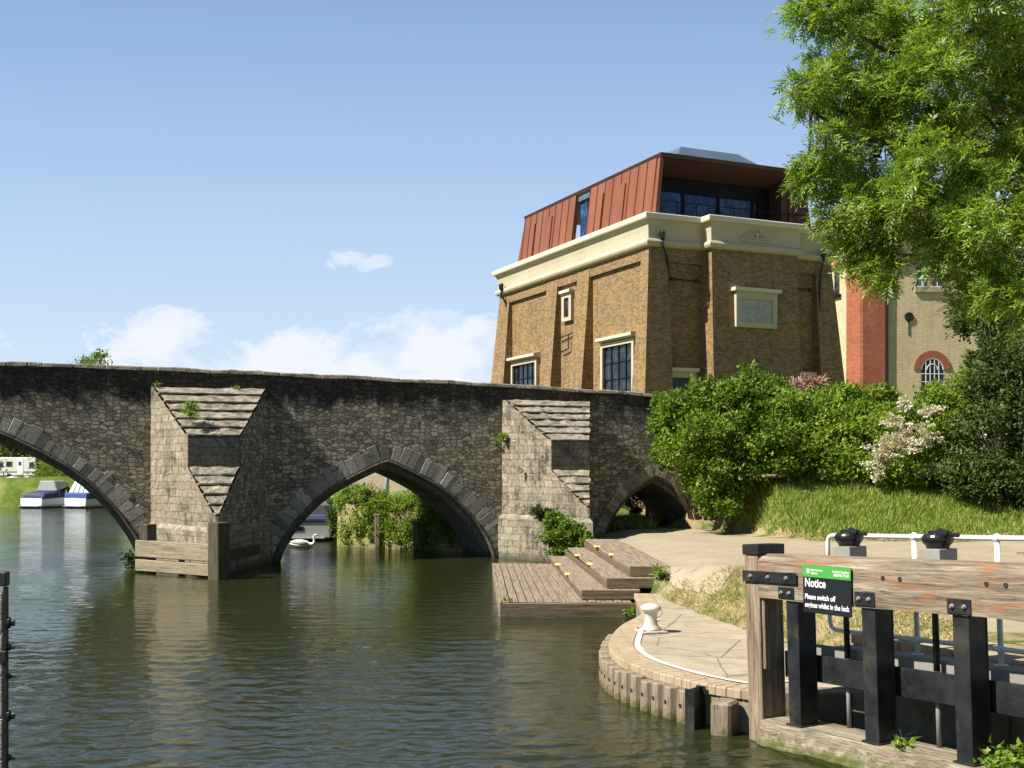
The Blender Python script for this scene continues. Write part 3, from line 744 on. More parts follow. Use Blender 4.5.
# cutwaters: triangular piers whose noses step back to the wall in weathered courses
def cutwater(uL, uR, P, ztop, zp1, zp0, dpan, zpl, nU, nL):
    um = (uL+uR)/2
    def halfw(d): return (uR-uL)/2*(1-d/P)
    def sect(d):           # trapezoid cut by a plane at distance d from the wall
        h = halfw(d); return um-h, um+h
    layers = []            # (z0, z1, d at bottom, d at top)
    b = MB(); s_ = MB()
    def block(m, z0, z1, d0, d1, over=0):
        a0, c0 = sect(d0); a1, c1 = sect(d1)
        m.hexa([(a0,-d0,z0),(c0,-d0,z0),(uR,.05,z0),(uL,.05,z0),(a1,-d1,z1),(c1,-d1,z1),(uR,.05,z1),(uL,.05,z1)])
    block(b, zpl, zp0-.002, P-.02, P-.02)
    # lower steps from the nose back to the panel
    zz = zpl+.35
    def steps(z0, z1, d0, d1, n):
        hz = (z1-z0)/n; dd = (d0-d1)/n
        for i in range(n):
            za = z0+i*hz; da = d0-i*dd; db = d0-(i+1)*dd
            # riser under the drip, then the sloping weathered course
            block(b, za, za+hz*.14, da-dd*.45, da-dd*.45)
            j0, j1 = da+rnd.uniform(-.03,.02), db+dd*.1
            a0, c0 = sect(max(.02,j0)); a1, c1 = sect(max(.02,j1))
            block(s_, za+hz*.14, za+hz*.30, da, da)
            s_.hexa([(a0+.001,-j0,za+hz*.30),(c0,-j0,za+hz*.30),(c0,-(j0-.001) if False else 0.03,za+hz*.30),(a0,.03,za+hz*.30),
                     (a1,-j1,za+hz),(c1,-j1,za+hz),(c1,.03,za+hz),(a1,.03,za+hz)])
    b = MB(); s_ = MB()
    block(b, zpl, zz, P-.03, P-.1)
    steps(zz, zp0, P-.1, dpan, nL)
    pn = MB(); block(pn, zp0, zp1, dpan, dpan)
    steps(zp1, ztop, dpan, .22, nU)
    # full side walls are the sections themselves; fill the triangle flanks so they stay in the plane of the two faces
    f = MB(); f2 = MB()
    prof = [(zpl, P-.03), (zz, P-.1)]
    for i in range(nL): prof.append((zz+(zp0-zz)*(i+.5)/nL, P-.1-(P-.1-dpan)*(i+.6)/nL))
    prof += [(zp0, dpan), (zp1, dpan)]
    for i in range(nU): prof.append((zp1+(ztop-zp1)*(i+.5)/nU, dpan-(dpan-.22)*(i+.6)/nU))
    prof.append((ztop, .2))
    for i in range(len(prof)-1):
        z0, d0 = prof[i]; z1, d1 = prof[i+1]
        a0, c0 = sect(d0-.01); a1, c1 = sect(d1-.01)
        if True:
            e = .012
            f.add([(uL-e,.05,z0),(a0-e,-(d0-.01),z0),(a1-e,-(d1-.01),z1),(uL-e,.05,z1)], [(0,1,2,3)])
            f2.add([(uR+e,.05,z0),(c0+e,-(d0-.01),z0),(c1+e,-(d1-.01),z1),(uR+e,.05,z1)], [(3,2,1,0)])
    cw = b.build('cutwater', M['ashlar'], bridge)
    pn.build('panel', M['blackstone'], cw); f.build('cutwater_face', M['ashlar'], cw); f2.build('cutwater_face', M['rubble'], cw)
    roughen(s_.build('weathering_steps', M['step'], cw), .13, .33, 4)
    # plinth below, chamfered at the top
    p = MB(); e = .14; q = .5
    tip = (um, -(P+.25))
    p.prism([(uL-e,.04),(uL-e,0),tip,(uR+e,0),(uR+e,.04)], -1.5, zpl-.1)
    n = 5
    lo_ = [(uL-e,.04,zpl-.1),(uL-e,0,zpl-.1),(tip[0],tip[1],zpl-.1),(uR+e,0,zpl-.1),(uR+e,.04,zpl-.1)]
    hi_ = [(uL,.04,zpl+.02),(uL,0,zpl+.02),(um,-P,zpl+.02),(uR,0,zpl+.02),(uR,.04,zpl+.02)]
    p2 = MB(); p2.add(lo_+hi_, [(4,3,2,1,0),(5,6,7,8,9)] + [((i+1)%5, i, 5+i, 5+(i+1)%5) if False else (i,(i+1)%5,5+(i+1)%5,5+i) for i in range(5)])
    p.build('plinth', M['ashlar'], bridge); p2.build('plinth_chamfer', M['step'], bridge)
cutwater(-11.5, -7.99, 4.0, 5.42, 3.86, 3.0, 2.36, 1.3, 6, 5)
cutwater(-.35, 2.78, 4.0, 5.22, 3.8, 2.9, 2.36, 1.42, 6, 5)
def bl(u_, d, z): return (.954*u_+.30*d, 38.34+.30*u_-.954*d, z)

# timber fender round the nose of the left cutwater
fe = thing('timber_fender', 'weathered timber fender boards and posts round the foot of the left bridge pier', 'fender')
pA = Vector((-10.75, 32.9, 0)); pA = Vector((at(143, 0, 32.6)[0], 32.6, 0)); pB = Vector((at(216, 0, 30.9)[0], 30.9, 0))
dr = (pB-pA); ln = dr.length; ang = math.atan2(dr.y, dr.x)
for z0, z1 in ((.45, .92), (.05, .38)):
    b = MB(); b.box(-.25, ln-.02, -.09, .09, z0-.0, z1); o = b.build('fender_board', M['fender'], fe, bevel=.02, loc=pA, rz=ang)
for k, (off, z1, w_, mt) in enumerate([(.15, 1.38, .17, 'fenderpost'), (ln+.12, 1.52, .21, 'fenderpost')]):
    b = MB(); b.box(-w_, w_, -w_, w_, -1.5, z1); b.build('post', M[mt], fe, bevel=.02, loc=pA+dr.normalized()*off+Vector((0,.16 if k==0 else -.02,0)), rz=ang)
b = MB(); b.box(-.16,.16,-.03,.0,1.02,1.5); b.build('post_face', M['fender'], fe, loc=pA+dr.normalized()*(ln-.2)+Vector((0,.04,0)), rz=ang, bevel=.01)
b = MB(); b.box(-.02, .02, -.02, 3.2, .45, .72); b.build('return_board', M['fenderpost'], fe, loc=pB+dr.normalized()*.2, rz=ang+R(28))

# ---------------------------------------------------------------- landing stage
ls = thing('landing_stage', 'low timber landing stage with three long steps beside the bridge pier', 'landing stage')
FL = [(-.21,23.0),(-.5,32.2)]
def stage_deck():
    # deck boards run away from the viewer
    n = 15; b = MB()
    for i in range(n):
        f0, f1 = i/n, (i+1)/n; w_ = 2.62
        j = rnd.uniform(-.006, .006); e = rnd.uniform(-.03, .03)
        x0, x1 = -.2+f0*w_, -.2+f1*w_-.022
        b.hexa([(x0,23.03+e,.22),(x1,23.03+e,.22),(x1-.3,32.2,.22),(x0-.3,32.2,.22),(x0,23.03+e,.30+j),(x1,23.03+e,.30+j),(x1-.3,32.2,.30+j),(x0-.3,32.2,.30+j)])
    b.build('deck', M['decky'], ls, bevel=.008)
    b = MB(); b.box(-.2, 2.5, 22.94, 23.0, -.02, .285); b.build('edge_beam', M['deckend'], ls, bevel=.015)
    b = MB(); b.hexa([(-.25,22.94,-.02),(-.2,22.94,-.02),(-.5,32.2,-.02),(-.55,32.2,-.02),(-.25,22.94,.31),(-.2,22.94,.31),(-.5,32.2,.31),(-.55,32.2,.31)])
    b.build('side_beam', M['decky'], ls, bevel=.01)
stage_deck()
ST = [(1.42,23.3,1.09,32.2,2.6,.30,.51),(1.94,23.5,1.5,32.4,3.05,.51,.73),(2.44,23.75,2.05,32.7,3.25,.73,.95)]
for x0, y0_, x1, y1_, xr, za, zb in ST:
    o_ = MB(); wdt = .62
    for i in range(3 if x0 < 2.4 else 4):
        a0 = x0+i*.2+.0; a1 = a0+.192
        if i == (2 if x0 < 2.4 else 3): a1 = xr
        o_.hexa([(a0,y0_+.06,zb-.07),(a1,y0_+.06,zb-.07),(a1-.36,y1_,zb-.07),(a0-.36,y1_,zb-.07),(a0,y0_+.06,zb),(a1,y0_+.06,zb),(a1-.36,y1_,zb),(a0-.36,y1_,zb)])
    st = o_.build('step', M['decky'], ls, bevel=.008)
    b = MB(); b.box(x0-.01, xr, y0_, y0_+.055, za+.01, zb-.005)
    b.hexa([(x0-.012,y0_+.05,za+.01),(x0+.03,y0_+.05,za+.01),(x1+.03,y1_,za+.01),(x1-.01,y1_,za+.01),(x0-.012,y0_+.05,zb-.075),(x0+.03,y0_+.05,zb-.075),(x1+.03,y1_,zb-.075),(x1-.01,y1_,zb-.075)])
    b.build('riser', M['deckend'], st, bevel=.01)
for px, py, z in [(558,564.7,.51),(567,574,.51),(577.6,555.3,.73),(589,564,.73),(596.5,546.6,.95),(611,554.6,.95)]:
    x, y = ground_pt(px, py, z); b = MB(); pts = []
    for k in range(9):
        a = 2*PI*k/9; r_ = .085*rnd.uniform(.6, 1.35); pts.append((x+r_*1.0*math.cos(a), y+r_*3.4*math.sin(a)))
    b.prism(pts, z+.003, z+.009); b.build('paint_patch', M['yellowmark'], ls)

# ---------------------------------------------------------------- quay
NOSE = [(2.39,23.0),(2.3,21.4),(2.21,20.0),(2.02,19.3),(1.76,18.6),(1.55,17.8),(1.41,17.0),(1.32,16.3),(1.32,15.6),(1.37,15.2),(1.46,14.8),(1.59,14.45),(1.75,14.1),(1.93,13.75),(2.14,13.45),(2.34,13.2),(2.66,12.95)]
def catmull(P, n=5):
    out = []
    for i in range(len(P)-1):
        p0, p1, p2, p3 = P[max(i-1,0)], P[i], P[i+1], P[min(i+2,len(P)-1)]
        for k in range(n):
            t_ = k/n
            out.append(tuple(.5*((2*p1[j])+(-p0[j]+p2[j])*t_+(2*p0[j]-5*p1[j]+4*p2[j]-p3[j])*t_*t_+(-p0[j]+3*p1[j]-3*p2[j]+p3[j])*t_**3) for j in (0,1)))
    out.append(P[-1]); return out
NOSE = [(x_+.05, y_) for x_, y_ in NOSE]
NS = catmull(NOSE)
def offset(P, d):
    out = []
    for i, p in enumerate(P):
        a = P[max(i-1,0)]; c = P[min(i+1,len(P)-1)]; tx, ty = c[0]-a[0], c[1]-a[1]; l = math.hypot(tx, ty)
        out.append((p[0]-ty/l*d, p[1]+tx/l*d))
    return out
qy = thing('lock_quay', 'low rounded concrete quay with white edge line and timber piled face', 'quay')
inn = offset(NS, .36)
b = MB(); b.prism(inn + [(3.3,13.2),(4.6,13.2),(4.4,16.4),(3.6,18.6),(3.3,23.0)], -1.5, .47)
b.build('quay_floor', M['quayconc'], qy)
# coping ring of blocks
b = MB(); n = len(NS)
i = 0
for i in range(0, n-1, 2):
    k = min(i+2, n-1)
    j = rnd.uniform(0, .006)
    def sh(p, q, f): return (p[0]+(q[0]-p[0])*f, p[1]+(q[1]-p[1])*f)
    m_ = [NS[i], NS[min(i+1,k)], sh(NS[min(i+1,k)], NS[k], .97)]
    q_ = [inn[i], inn[min(i+1,k)], sh(inn[min(i+1,k)], inn[k], .97)]
    b.prism(m_ + q_[::-1], .36, .474+j)
b.build('coping', M['quayblock'], qy, bevel=.012)
b = MB(); b.prism(offset(NS,.03)+offset(NS,.34)[::-1], -1.5, .365); b.build('quay_wall', M['darkconc'], qy)
l0 = offset(NS, .37); l1 = offset(NS, .45)
b = MB()
for i in range(16, n-3):
    b.add([(*l0[i],.484),(*l0[i+1],.484),(*l1[i+1],.484),(*l1[i],.484)], [(0,1,2,3)])
b.add([(*l0[n-4],.485),(3.3,13.5,.485),(3.3,13.58,.485),(*l1[n-4],.485)], [(0,1,2,3)])
b.build('edge_line', M['linepaint'], qy)
# piles along the face
acc = [0]
for p, q in zip(NS, NS[1:]): acc.append(acc[-1]+math.hypot(q[0]-p[0], q[1]-p[1]))
d = 5.2; tot = acc[-1]; pk = 0
protoP = None
while d < tot-.85:
    x = float(np.interp(d, acc, [p[0] for p in NS])); y = float(np.interp(d, acc, [p[1] for p in NS]))
    x2 = float(np.interp(d+.05, acc, [p[0] for p in NS])); y2 = float(np.interp(d+.05, acc, [p[1] for p in NS]))
    a = math.atan2(y2-y, x2-x)
    z1 = .385 + rnd.uniform(-.025, .02); w_ = rnd.uniform(.112,.122)
    b = MB(); b.prism([(-w_,.02),(-w_,-.05),(-w_*.55,-.14),(w_*.55,-.14),(w_,-.05),(w_,.02)], -1.4, z1)
    p_ = b.build('pile', M['piles'], qy, bevel=.018, loc=(x,y,0), rz=a)
    b = MB(); bb = MB().lathe([(.001,0),(.022,0),(.022,.012),(.001,.012)], (0,0,0), 8)
    b.add([(v_[0], -.14-v_[2], v_[1]+.2) for v_ in bb.v], bb.f); b.build('bolt_hole', M['rubber'], p_)
    d += .245 + rnd.uniform(-.01, .015)
    pk += 1
b = MB(); b.box(-.06,.06,-.28,-.26,-1.4,.46); b.box(-.06,.06,-.02,0,-1.4,.46); b.box(-.012,.012,-.26,-.02,-1.4,.46)
b.build('steel_channel', M['blacksteel'], qy, loc=(2.2,13.36,0), rz=R(-38))
b = MB(); b.box(-.12,.12,-.2,.12,-1.4,.37); b.build('pile', M['piles'], qy, loc=(2.42,13.0,0), rz=R(-30), bevel=.03)
bo = thing('bollard', 'worn white iron mooring bollard on the curved concrete quay', 'bollard', (*ground_pt(651,632,.475), .474)); bo.scale = (.97,)*3
b = MB(); b.box(-.21,.21,-.21,.21,0,.035); b.build('base_plate', M['wornwhite'], bo, bevel=.01, rz=R(12))
b = MB(); b.lathe([(.17,.035),(.165,.06),(.125,.09),(.105,.13),(.098,.2),(.1,.31),(.12,.335),(.15,.345),(.165,.365),(.16,.4),(.125,.43),(.06,.45),(.01,.455)], seg=28); b.build('post', M['wornwhite'], bo, smooth=True)
for sx_ in (-1,1):
    for sy_ in (-1,1): b = MB(); b.lathe([(.02,.035),(.02,.055),(.001,.056)], (sx_*.165, sy_*.165, 0), 8); b.build('bolt', M['rustbit'], bo, rz=R(12))

# ---------------------------------------------------------------- lock gate
S = 1.04; th = math.atan2(-.876, .482)
gate = thing('lock_gate', 'open timber and black steel lock gate with heavy weathered top beam', 'lock gate', (3.51*S, 10.4*S, CH-CH*S))
gate.rotation_euler = (Matrix.Rotation(th,4,'Z') @ Matrix.Rotation(R(-2.3),4,'Y')).to_euler(); gate.scale = (S,S,S)
XE = 5.2
b = MB()
b.add([(x, y, z) for x in (-2.03, XE) for y, z in ((0,1.70),(0,2.085),(.03,2.12),(.1,2.15),(.36,2.15),(.36,1.70))],
      [(5,4,3,2,1,0),(6,7,8,9,10,11)] + [(i, i+6, (i+1)%6+6, (i+1)%6) for i in range(6)])
b = MB()
nseg = 40
def prof_(x):
    w1 = .012*math.sin(x*2.3)+.007*math.sin(x*7.1+1)
    return ((0,1.70+w1*.4),(-.004,1.9),(0,2.075+w1),(.035,2.118+w1),(.12,2.152+w1*.6),(.36,2.152),(.36,1.70))
vs = []; fs = []
for i in range(nseg+1):
    x = -1.835+(XE+1.835)*i/nseg; vs += [(x,y,z) for y,z in prof_(x)]
for i in range(nseg):
    for k in range(7): fs.append((i*7+k, (i+1)*7+k, (i+1)*7+(k+1)%7, i*7+(k+1)%7))
fs += [tuple(range(6,-1,-1)), tuple(range(nseg*7, nseg*7+7))]
tb = b.add(vs, fs).build('top_beam', M['beamwood'], gate)
b = MB()
for px, py in [(889.8,581),(907,582),(995,587.5),(1014.6,589)]:
    b = MB(); k = (px-512)/F; t_ = (10.4*k-3.51)/(.482+.876*k)
    bb = MB().lathe([(.022,0),(.022,.006),(.001,.006)], (0,0,0), 10); b.add([(t_+v_[0], -.003-v_[2], 1.985+v_[1]) for v_ in bb.v], bb.f); b.build('bolt_hole', M['rubber'], tb)
b = MB(); b.box(-2.06,-1.84,0,.34,-.5,2.145); b.box(-1.84,-1.80,.03,.12,.95,1.695); ep = b.build('end_post', M['postwood'], gate, bevel=.012)
b = MB(); b.box(-2.075,-1.83,-.015,.37,2.148,2.26); b.build('post_cap', M['blacksteel'], ep, bevel=.01)
def plate(x0, x1, z0, z1, nb, y=-.014):
    b = MB(); b.box(x0,x1,y,y+.012,z0,z1); o = b.build('fixing_plate', M['blacksteel'], gate, bevel=.004)
    for i in range(nb):
        b = MB(); xx = x0+(x1-x0)*(i+.5)/nb; bb = MB().lathe([(.022,0),(.022,.012),(.012,.02),(.012,.03),(.001,.031)], (0,0,0), 8)
        b.add([(xx+v_[0], y-v_[2], (z0+z1)/2+v_[1]) for v_ in bb.v], bb.f); b.build('bolt', M['greysteel'], o)
plate(-2.06,-1.24,1.87,1.985,3,-.03)
plate(-1.53,-1.30,1.72,1.835,2)
for tL in (-.475, .6):
    plate(tL, tL+.25, 1.715, 1.845, 2)
for k, tc_ in enumerate((-1.365, -.337, .711, 1.76, 2.8)):
    b = MB(); w_ = .085
    # H section: two flanges and a web
    b.box(tc_-w_, tc_+w_, .02, .04, .44, 1.70); b.box(tc_-w_, tc_+w_, .24, .26, .44, 1.70); b.box(tc_+w_-.03, tc_+w_-.005, .04, .24, .44, 1.70)
    b.box(tc_-w_-.02, tc_+w_+.03, -.01, .3, .43, .455)
    b.build('upright', M['blacksteel'], gate, bevel=.004)
# back skin of the gate below the beam, behind the uprights
b = MB(); b.box(-1.8, XE, .30, .34, .86, 1.13); b.build('rail', M['blacksteel'], gate)
b = MB(); vs = []; fs = []
for i in range(61):
    x = -1.82+(XE+1.82)*i/60; q = lambda a: a*(math.sin(x*5.3)+.6*math.sin(x*12.1+2)+.5*math.sin(x*27))
    vs += [(x,-.03+q(.012),-.6),(x,-.06+q(.02),.12+q(.012)),(x,-.10+q(.022),.2),(x,-.06+q(.02),.30+q(.01)),(x,-.045+q(.012),.42+q(.006)),(x,-.03,.44+q(.005)),(x,.42,.44),(x,.42,-.6)]
for i in range(60):
    for k in range(8): fs.append((i*8+k, (i+1)*8+k, (i+1)*8+(k+1)%8, i*8+(k+1)%8))
fs += [tuple(range(7,-1,-1)), tuple(range(480, 488))]
b.add(vs, fs).build('bottom_beam', M['sillwood'], gate)
# walkway behind
b = MB(); b.box(-1.5, XE, .48, .95, 1.14, 1.175); b.box(-1.5, XE, .46, .48, 1.10, 1.215); b.build('walkway', M['pedestal'], gate)
b = MB(); b.box(-1.8, XE, .49, .53, .86, 1.10); b.build('walkway_beam', M['blacksteel'], gate)
b = MB()
for tt in (-1.0, .05, 1.1, 2.1): b = MB(); b.box(tt, tt+.22, .34, .49, .88, .91); b.build('bracket', M['whitepaint'], gate)
# hand rail
rail = MB()
ry = .85; zt = 2.335; zb = 1.325; x0 = -1.69
pts = [(x0,ry,1.9),(x0,ry,zt-.07),(x0+.02,ry,zt-.02),(x0+.07,ry,zt),(XE,ry,zt)]
rail.loft(pts, .024, 12); rail.loft([(x0,ry,1.9),(x0,ry,zb+.09),(x0+.025,ry,zb+.025),(x0+.09,ry,zb),(XE,ry,zb)], .024, 12)
hr = rail.build('hand_rail', M['whitepaint'], gate, smooth=True)
for xx in (-.51, .45, 1.5, 2.5, 3.5):
    b = MB(); b.tube((xx,ry,1.15), (xx,ry,zt), .026, 12); b.sphere((xx,ry,zt), .043); b.sphere((xx,ry,zb), .043); b.lathe([(.06,0),(.06,.012),(.03,.013)], (xx,ry,1.175), 12)
    b.build('rail_post', M['whitepaint'], gate, smooth=True)
# paddle gear
def gear(xx):
    yy_ = .47
    g = MB(); g.box(xx-.12,xx+.12,yy_-.1,yy_+.14,2.0,2.245); st = g.build('gear_pedestal', M['pedestal'], gate, bevel=.006)
    g = MB(); g.lathe([(.10,2.245),(.108,2.27),(.135,2.30),(.142,2.33),(.142,2.35),(.13,2.37),(.11,2.38),(.085,2.385),(.083,2.41),(.02,2.415)], (xx,yy_+.02,0), 24)
    g.lathe([(.15,2.322),(.15,2.34)], (xx,yy_+.02,0), 24)
    ge = g.build('gearbox', M['castiron'], gate, smooth=False, bevel=.003)
    g = MB(); g.loft([(xx+.04,yy_,2.385),(xx+.16,yy_-.01,2.375)], [.05,.036], 12); g.loft([(xx+.16,yy_-.01,2.375),(xx+.27,yy_-.02,2.37)], .02, 8); g.build('winding_spindle', M['castiron'], ge)
    # rods through the gate
    g = MB(); g.tube((xx+.04,.38,1.02), (xx+.04,.38,2.1), .03, 12); r_ = g.build('paddle_rod', M['blacksteel'], gate, smooth=True)
    g = MB(); g.lathe([(.028,.98),(.036,1.0),(.036,1.11),(.03,1.13)], (xx+.04,.38,0), 12); g.build('coupling', M['rustbit'], r_)
    g = MB(); g.tube((xx+.04,.38,.44), (xx+.04,.38,1.0), .023, 12); g.build('lower_rod', M['greysteel'], r_, smooth=True)
gear(-1.02); gear(.09)

# notice board screwed to the beam
nb = thing('notice_board', 'black notice board with green header fixed to the lock gate beam', 'notice', (0,0,0))
nb.matrix_basis = Matrix.Translation(gate.location) @ gate.rotation_euler.to_matrix().to_4x4() @ Matrix.Diagonal((S,S,S,1)) @ Matrix.Translation((-.822,-.02,1.835)) @ Matrix.Rotation(R(1.2),4,'Y')
mk, tk, bk = newmat('sign_black'); bk.inputs['Base Color'].default_value = (.014,.016,.018,1); bk.inputs['Roughness'].default_value = .5; bk.inputs['Specular IOR Level'].default_value = .2
mg, tg, bgn = newmat('sign_green'); bgn.inputs['Base Color'].default_value = (.065,.33,.05,1); bgn.inputs['Roughness'].default_value = .4
mw, tw_, bw_ = newmat('sign_white'); bw_.inputs['Base Color'].default_value = (.8,.8,.8,1); bw_.inputs['Roughness'].default_value = .5
HW, HH = .325, .235
b = MB(); b.box(-HW,HW,-.008,.004,-HH,HH); b.build('panel', mk, nb, bevel=.003)
b = MB(); b.box(-HW+.001,HW-.001,-.0105,-.0085,HH-.118,HH-.001); b.build('header', mg, nb)
def text(name, s, size, x, z, xscale=1.0, bold=.0, mat=mw, parent=nb, y=-.0115, align='LEFT'):
    cu = bpy.data.curves.new(name, 'FONT'); cu.body = s; cu.size = size; cu.align_x = align; cu.offset = bold; cu.extrude = .0006; cu.resolution_u = 3
    tmp = bpy.data.objects.new(name, cu); C.objects.link(tmp)
    dg = bpy.context.evaluated_depsgraph_get(); me = bpy.data.meshes.new_from_object(tmp.evaluated_get(dg)); bpy.data.objects.remove(tmp)
    me.materials.clear(); me.materials.append(mat)
    o = bpy.data.objects.new(name, me); link(o, parent); o.rotation_euler = (R(90),0,0); o.location = (x,y,z); o.scale = (xscale,1,1); return o
text('lettering', 'Notice', .120, -.295, .022, .86, .0025)
text('lettering', 'Please switch off', .072, -.295, -.10, .86, .0015)
text('lettering', 'engines whilst in the lock', .072, -.295, -.18, .81, .0015)
text('lettering', 'Environment\nAgency', .031, -.205, .18, 1, .0005)
text('lettering', 'Incident hotline\n0800 80 70 60', .034, .30, .178, 1, .0006, align='RIGHT')
b = MB(); b.add([(-.245+.032*math.cos(a)*(1 if i%2 else .55), -.0116, .176+.032*math.sin(a)*(1 if i%2 else .55)) for i, a in enumerate([2*PI*k/12 for k in range(12)])], [tuple(range(12))])
b.build('emblem', mw, nb)
# lock recess wall behind the gate
def gw(t_, y_): return (3.51*S+S*(t_*.482+y_*.876), 10.4*S+S*(-t_*.876+y_*.482))
a_, c_ = gw(-1.7, 1.12), gw(6.5, 1.12); a2, c2 = gw(-1.7, 1.55), gw(6.5, 1.55)
b = MB(); b.prism([a_, c_, c2, a2], -1.5, 1.02); b.prism([gw(-1.7,1.12), gw(-1.7,1.55), (2.75,13.3), (2.66,13.05)], -1.5, .46)
o = b.build('lock_wall', M['darkconc'], bevel=.02); tag(o, 'shaded damp concrete lock wall behind the open gate', 'wall')
b = MB(); 
for i in range(12):
    t0 = -1.7+i*.68; p = [gw(t0,1.10), gw(t0+.665,1.10), gw(t0+.665,1.42), gw(t0,1.42)]; b.prism(p, 1.022, 1.125+rnd.uniform(0,.006))
b.build('coping', M['quayblock'], o, bevel=.012)
b = MB(); b.cbox((*gw(1.15,.95),.42),(.5,.35,.5), rz=th); b.build('stone_block', M['concrete'], o, bevel=.03)
b = MB(); b.cbox((*gw(.25,.95),.40),(.12,.3,.5), rz=th); b.build('stone_block', M['concrete'], o, bevel=.02)

# the end of the other gate leaf at the left edge of the picture
g2 = thing('lock_gate', 'end of a second timber lock gate leaf at the left edge of the lock', 'lock gate', (-4.34, 9.9, 0), 0)
b = MB()
for i in range(7):
    z = 1.92-i*.36; b.box(-2.6, -.03, -.035, .02, z-.35, z)
b.build('planking', timber('diagonal_weathered_planks', (.27,.235,.19), (.50,.46,.41), 'x', dark=.35), g2, bevel=.01)
b = MB(); b.box(-.03, .0, -.03, .02, -.6, 1.97); b.build('edge_plate', M['blacksteel'], g2, bevel=.004)
b = MB(); b.box(-.32, .0, -.04, .05, 1.975, 2.1); b.build('post_cap', M['blacksteel'], g2, bevel=.01)
b = MB(); b.box(-1.2, .0, -.045, -.005, 1.33, 1.42); b.build('strap', M['blacksteel'], g2, bevel=.004)
for z, s_ in ((1.66,1),(1.45,.6),(1.2,.5),(.86,1),(.5,.6),(.1,1)):
    b = MB(); bb = MB().lathe([(.05*s_,0),(.05*s_,.02),(.03*s_,.03),(.03*s_,.06),(.001,.061)], (0,0,0), 10)
    b.add([(v_[2], -.005+v_[0]*.6, z+v_[1]) for v_ in bb.v], bb.f); b.build('bolt', M['blacksteel'], g2)

# ---------------------------------------------------------------- waterworks building
bang = math.atan2(.41, .91)
wb = thing('waterworks_building', 'battered yellow brick waterworks block with cream cornice and rust red metal top storey', 'building', (6.195, 52, 0), bang)
# local x: along the shaded right facade; local y: along the lit left facade (away); corner at 0,0
LR, LL = 10.3, 16.8; ZB = 1.5; ZC = 13.0
def batter(z, z0=13.0): return max(0, (z0-z))*.08
# core (recessed panel plane) 
b = MB(); b.box(.16, LR-.16, .16, LL-.16, ZB, ZC); b.build('wall', M['ybrick'], wb)
# left facade is the plane x=0 facing -x: buttresses between panels
def butL(s0, s1, ztop=13.0, z0=ZB, flare=0):
    e = batter(z0); 
    b.hexa([(-e, s0-flare, z0), (.2, s0-flare, z0), (.2, s1+flare, z0), (-e, s1+flare, z0), (0, s0, ztop), (.2, s0, ztop), (.2, s1, ztop), (0, s1, ztop)])
b = MB()
butL(5.65, 6.95); butL(9.2, 10.5)
for s0, s1, z in ((.65,5.65,12.45),(6.95,9.2,12.45),(10.5,15.8,12.45)): b.box(.0,.2,s0-.002,s1+.002,z,12.998)
b.build('buttress', M['ybrick'], wb)
# corner piers, battered on both sides
def corner(x0, x1, y0, y1, sx_, sy_):
    e = batter(ZB)
    X0 = x0 - (e if sx_ < 0 else 0); X1 = x1 + (e if sx_ > 0 else 0); Y0 = y0 - (e if sy_ < 0 else 0); Y1 = y1 + (e if sy_ > 0 else 0)
    b = MB(); b.hexa([(X0,Y0,ZB),(X1,Y0,ZB),(X1,Y1,ZB),(X0,Y1,ZB),(x0,y0,ZC),(x1,y0,ZC),(x1,y1,ZC),(x0,y1,ZC)]); b.build('corner_pier', M['ybrick'], wb)
corner(0,.95,0,.65,-1,-1); corner(LR-.95,LR,0,.9,1,-1); corner(0,.9,LL-1.4,LL,-1,1); corner(LR-.9,LR,LL-1.0,LL,1,1)
# right facade: top band over the panels, central bay
for xa_, xb_ in ((.95,2.9),(7.7,LR-.95)): b = MB(); b.box(xa_, xb_, 0, .2, 12.35, 12.999); b.build('panel_band', M['ybrick'], wb)
e = batter(ZB)*.5
b = MB(); b.hexa([(2.9-.1,-.7-e,ZB),(7.7+.1,-.7-e,ZB),(7.7+.1,.2,ZB),(2.9-.1,.2,ZB),(2.9,-.7,ZC),(7.7,-.7,ZC),(7.7,.2,ZC),(2.9,.2,ZC)]); b.build('bay', M['ybrick'], wb)
# cornice: roll, cavetto band, cap, following the plan of the building with its bay
plan = [(0,LL),(0,0),(2.9,0),(2.9,-.7),(7.7,-.7),(7.7,0),(LR,0),(LR,LL)]
def off_plan(P, d):
    out = []; n = len(P)
    for i in range(n):
        p, a, c = Vector(P[i]), Vector(P[i-1]), Vector(P[(i+1)%n])
        t0 = (p-a).normalized(); t1 = (c-p).normalized(); n0 = Vector((-t0.y,t0.x)); n1_ = Vector((-t1.y,t1.x))
        # polygon runs with outside on the right hand
        o = -(n0+n1_); k = d/(1+n0.dot(n1_)); out.append(tuple(p+o*k))
    return out
def area(P): return sum(P[i][0]*P[(i+1)%len(P)][1]-P[(i+1)%len(P)][0]*P[i][1] for i in range(len(P)))
sg = 1 if area(plan) > 0 else -1
def ringsweep(name, prof, mat):
    b = MB(); n = len(plan); vs = []; fs = []
    for d, z in prof: vs += [(x,y,z) for x,y in off_plan(plan, d*sg)]
    for i in range(len(prof)-1):
        for j in range(n):
            k = (j+1)%n; fs.append((i*n+j, i*n+k, (i+1)*n+k, (i+1)*n+j))
    m_ = (len(prof)-1)*n; fs.append(tuple(range(m_, m_+n))); b.add(vs, fs); return b.build(name, mat, wb)
roll = [(.0,12.98),(.10,12.99),(.19,13.04),(.235,13.13),(.235,13.2),(.19,13.29),(.10,13.34),(.07,13.345)]
co = ringsweep('cornice', roll + [(.07,13.36),(.08,13.7),(.12,14.0),(.22,14.18)], M['cream'])
